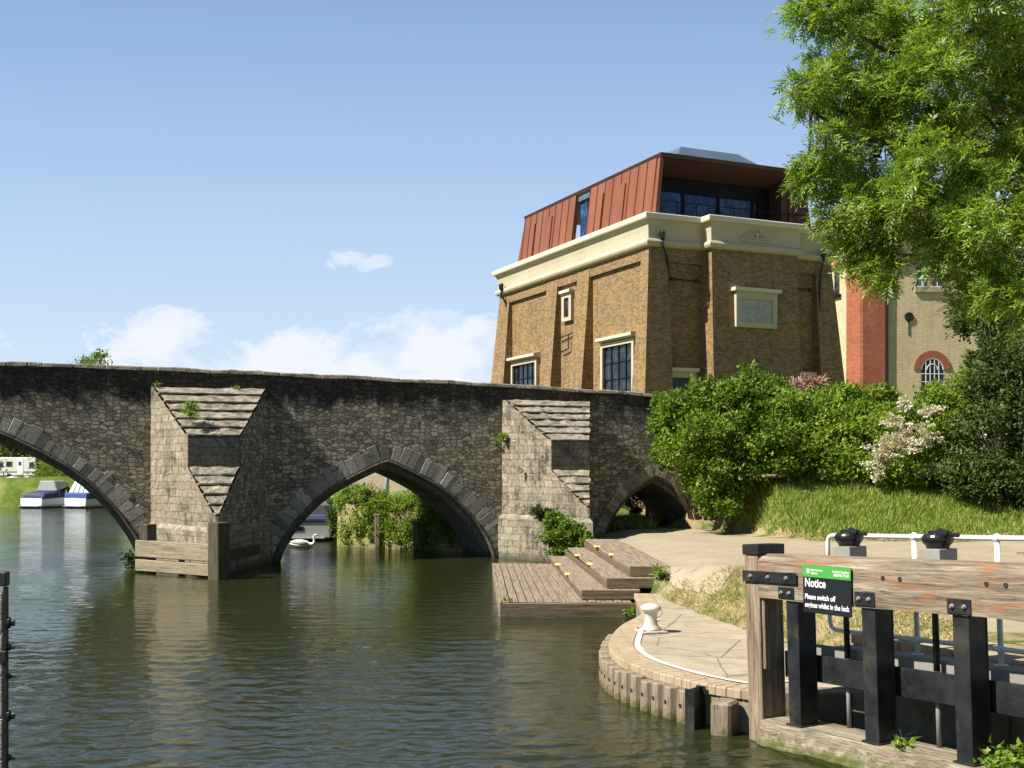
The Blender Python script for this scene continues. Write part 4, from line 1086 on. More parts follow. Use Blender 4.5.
ringsweep('cornice_cap', [(.22,14.182),(.34,14.20),(.36,14.25),(.36,14.42),(.33,14.46)], M['creamtrim'])
# openings with frames
def window_l(s0, s1, z0, z1, nx, nz, fr=.2, hood=True, rec=.16):
    b = MB(); x = -.04
    b.box(x, .3, s0-fr, s0, z0, z1+fr); b.box(x, .3, s1, s1+fr, z0, z1+fr); b.box(x, .3, s0, s1, z1, z1+fr)
    o = b.build('window', M['cream'], wb)
    if hood:
        b = MB(); b.hexa([(-.26,s0-fr-.12,z1+fr+.12),(.2,s0-fr-.12,z1+fr+.002),(.2,s1+fr+.12,z1+fr+.002),(-.26,s1+fr+.12,z1+fr+.12),(-.26,s0-fr-.12,z1+fr+.26),(.2,s0-fr-.12,z1+fr+.34),(.2,s1+fr+.12,z1+fr+.34),(-.26,s1+fr+.12,z1+fr+.26)])
        b.build('hood', M['creamtrim'], o)
    b = MB(); b.box(.11, .155, s0, s1, z0, z1); b.build('pane', M['glass'], o)
    b = MB()
    for i in range(nx+1): y = s0+(s1-s0)*i/nx; b.box(.07,.105,y-.03,y+.03,z0,z1)
    for i in range(nz+1): z = z0+(z1-z0)*i/nz; b.box(.072,.103,s0,s1,z-.025,z+.025)
    b.build('glazing_bars', M['darkmetal'], o)
window_l(1.53, 4.32, 5.6, 8.78, 4, 4); window_l(11.99, 14.97, 5.6, 8.75, 5, 4)
def small_win():
    s0, s1, z0, z1 = 7.95, 8.5, 10.75, 11.75; b = MB()
    b.box(-.02,.25,s0-.25,s0,z0-.2,z1+.25); b.box(-.02,.25,s1,s1+.25,z0-.2,z1+.25); b.box(-.02,.25,s0,s1,z1,z1+.25); b.box(-.02,.25,s0,s1,z0-.2,z0)
    o = b.build('window', M['cream'], wb); b = MB(); b.box(.08,.158,s0,s1,z0,z1); b.build('pane', M['glass'], o)
    b = MB(); b.box(-.16,.2,s0-.32,s1+.32,z1+.252,z1+.4); b.build('hood', M['creamtrim'], o)
small_win()
def window_f(r0, r1, z0, z1, y=-.02, fr=.28, ylo=.1):
    b = MB(); b.box(r0-fr, r0, y, .3, z0, z1+fr); b.box(r1, r1+fr, y, .3, z0, z1+fr); b.box(r0, r1, y, .3, z1, z1+fr)
    o = b.build('window', M['cream'], wb)
    b = MB(); b.box(r0-fr-.1, r1+fr+.1, y-.12, .2, z1+fr+.002, z1+fr+.16); b.build('hood', M['creamtrim'], o)
    b = MB(); b.box(r0, r1, ylo, .158, z0, z1); b.build('pane', M['glass'], o)
window_f(1.15, 2.25, 5.2, 7.1); window_f(8.05, 9.15, 5.2, 7.15)
# commemorative tablet on the bay
b = MB(); yb = -.7-.2
b.box(4.05,4.3,yb-.1,-.6,9.45,11.1); b.box(6.1,6.35,yb-.1,-.6,9.45,11.1); b.box(4.3,6.1,yb-.1,-.6,10.75,11.1); b.box(4.3,6.1,yb-.1,-.6,9.45,9.68)
o = b.build('tablet_frame', M['cream'], wb); b = MB(); b.box(3.9,6.5,yb-.24,-.6,11.102,11.26); b.build('hood', M['creamtrim'], o)
b = MB(); b.box(4.3,6.1,yb-.03,-.6,9.68,10.75); b.build('tablet', plain('carved_stone_tablet', (.50,.49,.45), .8, 0, .1, 5, .8, .05, (.36,.35,.32)), o)
# stepped emblem on the cornice of the bay
b = MB(); zc = 13.48
for i in range(7):
    hw = .92-.1*i; z = zc+i*.085
    if i in (2,3,4,5): b.box(5.3-hw,5.3-.2,-.88,-.74,z,z+.04); b.box(5.3+.2,5.3+hw,-.88,-.74,z,z+.04)
    else: b.box(5.3-hw,5.3+hw,-.88,-.74,z,z+.04)
b.box(5.27,5.33,-.91,-.74,zc+.12,zc+.52); b.box(5.12,5.16,-.91,-.74,zc+.32,zc+.5); b.box(5.44,5.48,-.91,-.74,zc+.32,zc+.5); b.box(5.12,5.48,-.91,-.74,zc+.30,zc+.34)
b.build('emblem', M['creamtrim'], wb)
# rainwater pipes
def pipe(pts, r=.06):
    b = MB(); b.loft(pts, r, 10); o = b.build('drainpipe', M['castiron'], wb, smooth=True)
    x, y, z = pts[0]; b = MB(); b.lathe([(.08,-.1),(.13,0),(.15,.22),(.11,.3)], (x,y,z), 12); b.build('hopper', M['castiron'], o, smooth=False)
pipe([(.5,-.33,13.35),(.52,-.33,13.0),(.8,-.22,12.6),(1.02,-.02,12.0),(1.04,.06,10),(1.04,.06,2)])
pipe([(9.6,-.33,13.25),(9.6,-.33,12.9),(9.55,-.2,12.5),(9.5,-.15,11),(9.35,-.05,2)])
pipe([(-.32,15.9,13.3),(-.32,15.9,12.95),(-.12,15.75,12.5),(.04,15.72,12.0),(.04,15.7,2)])
b = MB(); b.tube((1.25,.08,11.6),(2.75,.08,11.6),.035); b.sphere((1.25,.06,11.6),.1,8,5); b.sphere((2.6,.06,11.6),.1,8,5); b.build('tie_rod', M['castiron'], wb); b = MB(); b.tube((7.9,.08,11.6),(9.2,.08,11.6),.035); b.sphere((9.1,.06,11.6),.1,8,5)
b.build('tie_rod', M['castiron'], wb)
b = MB(); b.tube((.05,7.1,9.9),(-.02,9.1,9.75),.03); b.tube((-.0,8.0,9.8),(-.0,8.0,9.1),.03); b.tube((0,8.0,9.1),(0,8.9,9.0),.03); b.build('cable_conduit', M['castiron'], wb)
# metal clad top storey
ZR = 17.3; ZS = 14.3
def trap(pts_b, pts_t): return pts_b + pts_t
b = MB()
# right-hand block of cladding (near) and left-hand block (far), inclined face towards -x
def clad(s0, s1, sb0=0, sb1=0, zt=ZR):
    b = MB(); b.hexa([(.42,s0-sb0,ZS),(.62,s0-sb0,ZS),(.62,s1+sb1,ZS),(.42,s1+sb1,ZS),(.78,s0,zt),(.98,s0,zt),(.98,s1,zt),(.78,s1,zt)])
    o = b.build('cladding', M['corten'], wb)
    b = MB(); n = max(2, round((s1-s0)/.8))
    for i in range(n+1):
        y = s0+(s1-s0)*i/n
        b.hexa([(.39,y-.018,ZS),(.42,y-.018,ZS),(.42,y+.018,ZS),(.39,y+.018,ZS),(.75,y-.018,zt-.02),(.78,y-.018,zt-.02),(.78,y+.018,zt-.02),(.75,y+.018,zt-.02)])
    b.build('seams', M['cortend'], o)
    for f in (.42, .76):
        b = MB(); y = s0+(s1-s0)*f; zz = ZS+ (zt-ZS)*.78
        xa = lambda z: .42+(z-ZS)/(zt-ZS)*.36
        b.hexa([(xa(ZS)-.07,y,ZS),(xa(ZS),y,ZS),(xa(ZS),y+.55,ZS),(xa(ZS)-.05,y+.55,ZS),(xa(zz)-.07,y,zz),(xa(zz),y,zz),(xa(zz),y+.55,zz),(xa(zz)-.05,y+.55,zz)]); b.build('fin_panel', M['corten'], o)
    return o
clad(.55, 7.0, .12, 0); clad(8.55, 14.9, 0, .55)
b = MB(); b.box(.98,3.0,7.0,8.55,ZS,ZR+.05); o = b.build('stair_glazing', M['blueglass'], wb)
b = MB(); b.box(.85,3.0,6.99,8.56,ZR-.45,ZR+.12); b.build('head', M['bluegrey'], o); b = MB(); b.box(.92,.98,7.6,7.68,ZS,ZR-.45); b.box(.92,.98,7.02,7.1,ZS,ZR-.45); b.build('mullion', M['darkmetal'], o)
# front: side returns, roof slab, recessed glazing
b = MB()
b.hexa([(.425,.2,ZS),(.615,.2,ZS),(.615,.43,ZS),(.425,.43,ZS),(.785,.3,ZR-.13),(.975,.3,ZR-.13),(.975,.55,ZR-.13),(.785,.55,ZR-.13)])
b.build('side_wall', M['corten'], wb)
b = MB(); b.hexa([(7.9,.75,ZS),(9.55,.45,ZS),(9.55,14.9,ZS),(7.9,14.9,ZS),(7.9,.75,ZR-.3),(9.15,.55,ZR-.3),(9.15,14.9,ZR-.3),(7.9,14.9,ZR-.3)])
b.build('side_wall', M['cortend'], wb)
b = MB()
for x in (8.3, 8.75, 9.15): b.box(x, x+.03, .55, .78, ZS, ZR-.3)
b.build('side_wall_seams', M['corten'], wb)
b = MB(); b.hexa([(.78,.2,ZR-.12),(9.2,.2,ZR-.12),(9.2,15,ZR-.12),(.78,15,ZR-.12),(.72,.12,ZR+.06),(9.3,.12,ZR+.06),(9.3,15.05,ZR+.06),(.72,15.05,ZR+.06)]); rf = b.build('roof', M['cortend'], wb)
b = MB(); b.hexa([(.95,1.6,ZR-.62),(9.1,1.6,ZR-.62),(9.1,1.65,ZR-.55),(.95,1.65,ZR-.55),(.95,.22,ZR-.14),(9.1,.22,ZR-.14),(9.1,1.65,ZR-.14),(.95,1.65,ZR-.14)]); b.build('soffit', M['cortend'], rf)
b = MB(); b.box(.95,7.9,1.7,1.9,ZR-1.25,ZR-.5); b.box(.96,1.02,1.7,1.9,ZS,ZR-.5); b.box(7.2,7.9,1.7,1.9,ZS,ZR-1.25); b.build('fascia_panel', M['darkmetal'], wb)
b = MB(); b.box(1.0,7.2,1.82,1.88,ZS,ZR-1.25); o = b.build('glazing', M['blueglass'], wb)
b = MB()
for x in (1.0, 2.95, 4.95, 6.95): b.box(x-.06,x+.06,1.72,1.819,ZS,ZR-1.25)
b.box(1.0,7.2,1.73,1.818,ZS,ZS+.1); b.build('mullion', M['darkmetal'], o)
b = MB(); b.box(.7,9.3,.5,.54,ZS+.95,ZS+.99); b.box(.7,9.3,.51,.53,ZS+.55,ZS+.57)
for i in range(9): x = .75+i*1.06; b.box(x,x+.035,.505,.535,ZS+.0,ZS+.95)
b.build('balustrade', M['darkmetal'], wb)
b = MB(); b.hexa([(2.0,.9,ZR+.06),(7.4,.9,ZR+.06),(7.4,9,ZR+.06),(2.0,9,ZR+.06),(2.9,1.9,ZR+1.0),(6.2,1.9,ZR+1.0),(6.2,8,ZR+1.0),(2.9,8,ZR+1.0)]); b.build('roof_lantern', M['bluegrey'], rf)
# interior lamp glints
for x, z in ((1.3,ZS+.4),(4.2,ZS+1.25),(3.9,ZS+1.1)):
    pass

# ---------------------------------------------------------------- second (pump house) building
pb = thing('pump_house', 'pale gault brick pump house with red brick corner strips and arched windows', 'building', (18.26*1.25, 75, -.75), math.atan2(.06,.99)); pb.scale = (1.25,)*3
LDv = Matrix.Rotation(-pb.rotation_euler[2], 3, 'Z') @ Vector((-.41,.91,0)); LDv.normalize()
nrm = Vector((-LDv.y, LDv.x, 0)); nrm = nrm if nrm.x < 0 else -nrm    # outward normal of left wall
H2 = 14.9
foot = [(0,0),(6.4,0),(6.4+LDv.x*9,LDv.y*9),(LDv.x*9,LDv.y*9)]
b = MB(); b.prism(foot, 1.5, H2); b.build('wall', M['pbrick'], pb)
def lw(s, o_, z): return (LDv.x*s+nrm.x*o_, LDv.y*s+nrm.y*o_, z)
b = MB(); b.prism([(-.0,-.12),(1.19,-.12),(1.19,.1),(0,.1)][:], 1.5, H2-.02)
b.prism([(0,-.12), lw(0,.14,0)[:2], lw(1.05,.14,0)[:2], lw(1.05,-.1,0)[:2], (.15,.1)], 1.5, H2-.021)
b.build('corner_strip', M['rbrick'], pb)
b = MB(); b.tube((1.3,-.1,1.5),(1.3,-.1,H2-.3),.07); b.build('drainpipe', M['castiron'], pb)
b = MB(); b.prism([(-.5,-.35),(6.8,-.35),(6.8+LDv.x*9,LDv.y*9.2),(LDv.x*9.3-.5,LDv.y*9.3)], H2, H2+.35); b.build('eaves', M['rbrick'], pb)
b = MB(); zc = H2+.35; b.hexa([(-.75,-.6,zc),(7,-.6,zc),(7+LDv.x*9,9,zc),(LDv.x*9.3-.6,9,zc),(2.2,3,zc+2.6),(4.2,3,zc+2.6),(3.5,6,zc+2.6),(1.2,6,zc+2.6)]); b.build('roof', M['slate'], pb)
def arch_poly(cx_, w_, z0, zs, n=10, rr=None):
    r_ = w_ if rr is None else rr
    return [(cx_-w_, z0), (cx_+w_, z0)] + [(cx_+w_*math.cos(PI*k/n), zs+r_*math.sin(PI*k/n)) for k in range(n+1)]
def arch_window(cx_, w_, z0, zs, band, name='window', bars=3, surround=True):
    b = MB(); n = 12
    # brick arch band as separate wedge
    vs = []; fs = []
    for k in range(n+1):
        a = PI*k/n
        for q in (w_+.02, w_+band): 
            for y in (-.05, .08): vs.append((cx_+q*math.cos(a), y, zs+q*math.sin(a)))
    for k in range(n):
        i = k*4; fs += [(i,i+2,i+6,i+4),(i+2,i+3,i+7,i+6),(i+4,i+5,i+1,i)]
    b.add(vs, fs); b.build('arch_band', M['rbrick'], pb)
    b = MB(); b.xprism(arch_poly(cx_, w_, z0, zs), -.012, .1); o = b.build(name, M['blueglass'] if not surround else M['glass'], pb)
    b = MB()
    for k in range(1, bars+1):
        x = cx_-w_+2*w_*k/(bars+1); h = math.sqrt(max(0, w_*w_-(x-cx_)**2)); b.box(x-.018,x+.018,-.035,-.014,z0,zs+h)
    z = z0
    while z < zs: b.box(cx_-w_,cx_+w_,-.034,-.015,z-.018,z+.018); z += .42
    for q in (w_, w_*.5):
        pp = [(cx_+q*math.cos(PI*k/12), -.025, zs+q*math.sin(PI*k/12)) for k in range(13)]; b.loft(pp, .025, 5)
    b.build('glazing_bars', M['whitepaint'], o)
arch_window(3.75, .58, 6.2, 8.1, .42, bars=4)
for cx_ in (3.2, 4.02): arch_window(cx_, .27, 12.45, 13.55, .2, bars=1, surround=False)
b = MB(); b.box(2.8,4.45,-.12,.05,12.15,12.42); b.build('window_sill', M['concrete'], pb)
b = MB(); bb = MB().lathe([(.24,0),(.24,.05),(.1,.08),(.001,.09)], (0,0,0), 18); b.add([(2.5+v_[0], -.02-v_[2], 10.85+v_[1]) for v_ in bb.v], bb.f); b.box(2.48,2.52,-.04,0,9.9,10.7); b.build('wall_tie', M['castiron'], pb)
# arched windows of the left wall
for s in (1.95, 2.62):
    vs = []; n = 10; prof = arch_poly(s, .2, 12.3, 13.6, n)
    b = MB(); m_ = len(prof); b.add([lw(p, .02, z) for p, z in prof], [tuple(range(m_))]); o = b.build('window', M['glass'], pb)
    b = MB(); ring = []; fs = []
    for k in range(n+1):
        a = PI*k/n
        for q in (.21, .42): ring.append(lw(s+q*math.cos(a), .06, 13.6+q*math.sin(a)))
    for k in range(n): fs.append((k*2,k*2+1,k*2+3,k*2+2))
    b.add(ring, fs); b.build('arch_band', M['rbrick'], pb)
b = MB(); p0, p1 = lw(1.6,.02,12.1), lw(3.0,.02,12.1); q0, q1 = lw(1.6,.16,12.1), lw(3.0,.16,12.1)
b.prism([p0[:2],p1[:2],q1[:2],q0[:2]], 12.1, 12.25); b.build('window_sill', M['darkmetal'], pb)
# white cottage glimpsed at the right edge
ct = thing('white_cottage', 'white rendered cottage glimpsed through leaves at the right edge', 'house', (37.6, 88, .0), .1)
b = MB(); b.box(0,9,0,7,1.5,12.6); b.build('wall', plain('white_render', (.72,.72,.70), .85, 0, .04, 2, .1), ct)
b = MB(); b.hexa([(-.3,-.3,12.6),(9.3,-.3,12.6),(9.3,7.3,12.6),(-.3,7.3,12.6),(-.3,3.4,15.5),(9.3,3.4,15.5),(9.3,3.6,15.5),(-.3,3.6,15.5)]); b.build('roof', M['slate'], ct)
b = MB(); b.box(1.5,2.7,-.03,.05,8.5,10.2); b.build('window', M['glass'], ct)
# ---------------------------------------------------------------- boats
def make_boat(name, label, x, y, rz, L, W, canvas, hullm, stern_cover=True, canopy_full=False, group=None):
    o = thing(name, label, 'boat', (x, y, 0), rz, group)
    # local +y is the bow; stern at y=0 faces the viewer
    b = MB(); st = [(0,.86,.0,.72),(.15,.92,-.05,.76),(.4,1,-.1,.85),(.65,.96,-.1,.98),(.82,.72,-.05,1.08),(.93,.38,.1,1.15),(1.0,.02,.5,1.2)]
    vs = []; fs = []; ns = 9
    for f, wf, zk, zd in st:
        hw = W/2*wf
        for k in range(ns):
            q = k/(ns-1)*2-1; a = abs(q); 
            xx = hw*math.copysign(1-(1-a)**2.4, q)
            zz = zk-.25+(zd-zk+.25)*(a**2.4)
            vs.append((xx, f*L, zz))
    for i in range(len(st)-1):
        for k in range(ns-1): fs.append((i*ns+k, (i+1)*ns+k, (i+1)*ns+k+1, i*ns+k+1))
        fs.append((i*ns+ns-1, (i+1)*ns+ns-1, (i+1)*ns, i*ns))
    fs.append(tuple(range(ns))); b.add(vs, fs); b.build('hull', hullm, o)
    b = MB(); pts = []
    for f, wf, zk, zd in st: pts.append((W/2*wf+.02, f*L, zd-.02))
    pl = [(-p[0], p[1], p[2]) for p in pts[::-1]]; b.loft(pts, .045, 6); b.loft(pl[::-1], .045, 6); b.build('rubbing_strake', M['nav'], o)
    b = MB(); b.box(-W*.44, W*.44, -.025, L*.4, -.05, .12); b.build('boot_stripe', M['hullblack'], o)
    # cabin
    b = MB(); h = 1.35
    b.hexa([(-W*.40,L*.42,.8),(W*.40,L*.42,.8),(W*.28,L*.86,.95),(-W*.28,L*.86,.95),(-W*.34,L*.44,h),(W*.34,L*.44,h),(W*.2,L*.78,h-.08),(-W*.2,L*.78,h-.08)]); b.build('cabin', M['gel'], o, bevel=.05)
    for sg_ in (-1,1):
        b = MB(); b.hexa([(sg_*W*.392,L*.47,.95),(sg_*W*.40,L*.47,.95),(sg_*W*.34,L*.7,1.0),(sg_*W*.33,L*.7,1.0),(sg_*W*.362,L*.48,1.2),(sg_*W*.372,L*.48,1.2),(sg_*W*.31,L*.68,1.18),(sg_*W*.30,L*.68,1.18)]); b.build('window', M['glass'], o)
    # windscreen and canopy
    b = MB(); b.hexa([(-W*.36,L*.50,1.3),(W*.36,L*.50,1.3),(W*.36,L*.52,1.3),(-W*.36,L*.52,1.3),(-W*.31,L*.40,1.85),(W*.31,L*.40,1.85),(W*.31,L*.415,1.85),(-W*.31,L*.415,1.85)]); b.build('windscreen', M['blueglass'], o)
    b = MB()
    if canopy_full:
        b.hexa([(-W*.43,.25,1.0),(W*.43,.25,1.0),(W*.38,L*.5,1.25),(-W*.38,L*.5,1.25),(-W*.30,.75,2.15),(W*.30,.75,2.15),(W*.30,L*.40,2.1),(-W*.30,L*.40,2.1)]); b.build('canopy', M['caravanwhite'], o, bevel=.08)
        b = MB(); b.box(-W*.44,W*.44,.05,.3,.78,1.08); b.hexa([(-W*.44,.24,1.0),(W*.44,.24,1.0),(W*.44,.27,1.0),(-W*.44,.27,1.0),(-W*.42,.3,1.14),(W*.42,.3,1.14),(W*.42,.32,1.14),(-W*.42,.32,1.14)]); b.build('stern_cover', canvas, o, bevel=.03)
        b = MB(); 
        for q in (-.2,0,.2): b.hexa([(W*q-.02,.235,1.15),(W*q+.02,.235,1.15),(W*q+.02,.28,1.15),(W*q-.02,.28,1.15),(W*q*.75-.02,.66,2.0),(W*q*.75+.02,.66,2.0),(W*q*.75+.02,.7,2.0),(W*q*.75-.02,.7,2.0)])
        b.build('canopy_seams', M['greygel'], o)
    else:
        b.loft([(-W*.42,L*.3,.85),(-W*.40,L*.28,1.6),(-W*.28,L*.27,1.95),(W*.28,L*.27,1.95),(W*.40,L*.28,1.6),(W*.42,L*.3,.85)], .03, 6)
        b.build('canopy_frame', M['greysteel'], o)
        b = MB(); b.hexa([(-W*.42,L*.25,1.2),(W*.42,L*.25,1.2),(W*.38,L*.5,1.6),(-W*.38,L*.5,1.6),(-W*.28,L*.26,1.98),(W*.28,L*.26,1.98),(W*.28,L*.44,1.98),(-W*.28,L*.44,1.98)]); b.build('canopy', M['greygel'], o, bevel=.06)
        b = MB(); b.hexa([(-W*.43,.1,.74),(W*.43,.1,.74),(W*.43,L*.4,.84),(-W*.43,L*.4,.84),(-W*.34,.5,1.1),(W*.34,.5,1.1),(W*.34,L*.38,1.3),(-W*.34,L*.38,1.3)]); b.build('cockpit_cover', M['nav'] if canvas is M['nav'] else canvas, o, bevel=.05)
    b = MB(); b.loft([(-W*.40,.05,.75),(-W*.40,.05,1.02),(-W*.40,L*.3,1.12)], .018, 6); b.loft([(W*.40,.05,.75),(W*.40,.05,1.02),(W*.40,L*.3,1.12)], .018, 6); b.loft([(-W*.40,.05,1.02),(W*.40,.05,1.02)], .018, 6); b.build('stern_rail', M['greysteel'], o)
    b = MB(); b.box(-W*.38,W*.38,-.30,0,.12,.17); b.build('bathing_platform', M['greygel'], o)
    b = MB(); b.loft([(-W*.47,L*.3,.95),(-W*.48,L*.3,.80),(-W*.48,L*.3,.35),(-W*.46,L*.3,.25)], [.02,.09,.09,.02], 8); b.build('fender', M['nav'], o, smooth=True)
    return o
make_boat('motor_cruiser', 'white cruiser with navy cockpit cover, the left-hand boat seen through the left arch', at(31,0,84)[0], 84, R(-22), 6.0, 2.4, M['nav'], M['gel'], group='cruisers moored at the far bank')
make_boat('motor_cruiser', 'white cruiser with tall pale canopy and bright blue stern cover beneath the left arch', at(75,0,84)[0], 84, R(-26), 6.8, 2.5, M['bluecanvas'], M['gel'], canopy_full=True, group='cruisers moored at the far bank')
bx = make_boat('narrow_cruiser', 'grey and white moored cabin cruiser with navy roof edge, seen through the middle arch', at(306,0,46.5)[0], 46.5, R(4), 7, 2.0, M['nav'], M['greygel'], canopy_full=False)
b = MB(); b.box(-.98,.98,-.05,3,.12,.80); b.build('transom', M['greygel'], bx, bevel=.04)
b = MB(); b.box(-1.02,1.02,-.1,3.1,.80,.93); b.build('gunwale', M['nav'], bx, bevel=.03)
b = MB(); b.hexa([(-.95,.3,.93),(.95,.3,.93),(.95,3,.93),(-.95,3,.93),(-.6,.9,1.4),(.7,.9,1.4),(.7,2.8,1.4),(-.6,2.8,1.4)]); b.build('canopy', M['rubber'], bx, bevel=.06)
b = MB(); b.box(-.8,-.1,-.075,-.052,.42,.6); b.build('window', M['glass'], bx)

by = thing('mooring_buoy', 'orange buoy between the two moored cruisers', 'buoy', (at(59,0,83)[0]+.0, 87.2, 1.55))
b = MB(); b.sphere((0,0,0), .42, 14, 9); b.build('float', M['orange'], by, smooth=True)
b = MB(); b.lathe([(.06,.4),(.06,.5),(.02,.51)], seg=8); b.tube((0,0,-.4),(0,0,-1.3),.05,8); b.build('stalk', M['rubber'], by)

# caravan
cv = thing('caravan', 'white touring caravan parked on the far bank, seen through the left arch', 'caravan', (at(36,0,130)[0], 130, 1.6), R(-16))
b = MB(); b.xprism([(-6.6,.45),(-6.4,.4),(0,.4),(.05,.6),(-.1,2.35),(-.35,2.5),(-6.1,2.5),(-6.5,1.9)], 0, 2.2); b.build('body', M['caravanwhite'], cv, bevel=.06)
b = MB(); b.xprism([(.02,.55),(.07,.6),(-.06,2.2),(-.11,2.2)], .2, 2.0); b.build('end_panel', M['darkmetal'], cv)
for x0, x1, z0, z1 in ((-5.8,-4.4,1.35,1.95),(-4.0,-3.2,1.45,2.05),(-.9,-.25,1.3,1.95)):
    b = MB(); b.box(x0,x1,-.04,.02,z0,z1); f = b.build('window', M['greysteel'], cv); b = MB(); b.box(x0+.05,x1-.05,-.055,-.041,z0+.05,z1-.05); b.build('pane', M['glass'], f)
b = MB(); b.box(-2.5,-1.7,-.035,.02,.5,2.25); d_ = b.build('door', M['gel'], cv, bevel=.02); b = MB(); b.box(-2.3,-1.95,-.05,-.036,1.6,2.0); b.build('pane', M['glass'], d_)
b = MB(); bb = MB().lathe([(.33,0),(.33,.2),(.01,.2)], seg=16); b.add([(-3.6+v_[0], .0-v_[2]+.1, .33+v_[1]) for v_ in bb.v], bb.f); b.build('wheel', M['rubber'], cv)
b = MB(); b.box(-6.5,0,-.03,.0,.8,.92); b.build('stripe', M['greysteel'], cv)
# small white dinghies upturned on the far bank below the caravan
for k, px in enumerate((12, 27)):
    dg_ = thing('upturned_dinghy', ['left white dinghy lying upturned on the grass below the caravan','right white dinghy lying upturned on the grass below the caravan'][k], 'dinghy', (at(px,0,112)[0], 112, 1.45), R(8), 'upturned dinghies on the far bank')
    b = MB(); b.loft([(-.9,0,.1),(-.6,0,.2),(0,0,.28),(.6,0,.26),(.95,0,.15)], [(.1,.1),(.42,.3),(.55,.36),(.5,.34),(.05,.05)], 12); b.build('hull', M['gel'], dg_, smooth=True)
    b = MB(); b.loft([(-.8,0,.46),(0,0,.64),(.8,0,.45)], .03, 6); b.build('keel', M['greygel'], dg_)

# swan
sw = thing('swan', 'white mute swan swimming beneath the middle arch', 'swan', (at(303,0,42.8)[0], 42.8, 0), R(4)); sw.scale = (.85,.85,.72)
mwht, tt_, bb_ = newmat('white_feathers'); n_ = tt_.noise(tt_.obj(), 14, 5, .6); tt_.put(bb_.inputs['Base Color'], tt_.ramp(n_.outputs[0], [(.3,(.66,.64,.60)),(.6,(.84,.83,.80))])); bb_.inputs['Roughness'].default_value = .8
tt_.put(bb_.inputs['Normal'], tt_.bump(n_.outputs[0], .4, .02))
b = MB()
path = [(-.62,0,.20),(-.52,0,.19),(-.38,0,.17),(-.2,0,.15),(0,0,.14),(.2,0,.13),(.34,0,.14),(.44,0,.19),(.49,0,.28),(.49,0,.38),(.465,0,.47),(.455,0,.56),(.48,0,.635),(.535,0,.67),(.59,0,.655),(.64,0,.625),(.67,0,.605)]
rad = [(.01,.01),(.06,.04),(.15,.11),(.21,.17),(.235,.19),(.21,.17),(.15,.13),(.09,.09),(.06,.06),(.048,.048),(.042,.042),(.04,.04),(.04,.04),(.045,.045),(.052,.05),(.04,.04),(.024,.024)]
b.loft(path, rad, 14, up=(0,0,1)); bd = b.build('body', mwht, sw, smooth=True); sm = bd.modifiers.new('s','SUBSURF'); sm.levels = 1; sm.render_levels = 1
for sg_ in (-1,1):
    b = MB(); b.loft([(-.55,sg_*.06,.30),(-.35,sg_*.15,.31),(-.1,sg_*.2,.28),(.15,sg_*.2,.22),(.28,sg_*.15,.17)], [(.01,.02),(.035,.10),(.045,.14),(.04,.12),(.01,.03)], 10); b.build('wing', mwht, sw, smooth=True)
b = MB(); b.loft([(.66,0,.612),(.72,0,.575),(.77,0,.55)], [(.022,.02),(.018,.012),(.006,.004)], 8); b.build('beak', M['orange'], sw, smooth=True)
b = MB(); b.sphere((.655,0,.637), .02, 8, 5); b.sphere((.61,.045,.66), .008, 6, 4); b.sphere((.61,-.045,.66), .008, 6, 4); b.build('eyes_and_knob', M['rubber'], sw)

# ---------------------------------------------------------------- vegetation
def plant(name, label, cat, blobs, n, L, W, mat, seed, stems=True, group=None, part='foliage', **kw):
    if name in ('elder_bush', 'laurel_hedge', 'hawthorn', 'evergreen_shrub'):
        r0 = random.Random(seed); ex = []
        for q in blobs:
            for _ in range(5):
                a = r0.uniform(0, 6.28); e = r0.uniform(.1, 1.2); f = r0.uniform(.14, .3)
                ex.append((q[0]+q[3]*math.cos(e)*math.cos(a), q[1]+q[4]*math.cos(e)*math.sin(a), q[2]+q[5]*math.sin(e)*1.05, q[3]*f, q[4]*f, q[5]*f*1.6))
        blobs = blobs + ex
    z0 = min(b_[2]-b_[5] for b_ in blobs); cx_ = sum(b_[0] for b_ in blobs)/len(blobs); cy_ = sum(b_[1] for b_ in blobs)/len(blobs)
    gz = max(zf(cx_, cy_) if cx_ > shore(cy_) else 0, z0)
    o = thing(name, label, cat, (cx_, cy_, gz), 0, group)
    bl_ = [(b_[0]-cx_, b_[1]-cy_, b_[2]-gz, b_[3], b_[4], b_[5]) for b_ in blobs]
    foliage(part, bl_, n, L, W, mat, o, seed, **kw)
    if stems:
        r_ = random.Random(seed); b = MB()
        for q in bl_:
            for k in range(3):
                a = (q[0]*.4+r_.uniform(-.3,.3)*q[3], q[1]*.4+r_.uniform(-.3,.3)*q[4], q[2]-q[5]-.02 if q[5] < .4 else -.1); e = (q[0]+r_.uniform(-.6,.6)*q[3], q[1]+r_.uniform(-.6,.6)*q[4], q[2]+r_.uniform(.1,.7)*q[5])
                m_ = tuple((a[j]+e[j])/2+r_.uniform(-.15,.15) for j in range(3)); sr = min(1, max(q[3:])*.9); b.loft([a, m_, e], [.045*sr,.03*sr,.01*sr], 6)
        b.build('stems', M['twig'], o, smooth=True)
    return o
def pb_(px, py, D, rx, rz, ry=None):     # a blob given by direction, distance and pixel radii -> metres
    x, y, z = at(px, py, D); k = D/F
    return (x, y, z, rx*k, (ry if ry else (rx*k*.8)), rz*k)
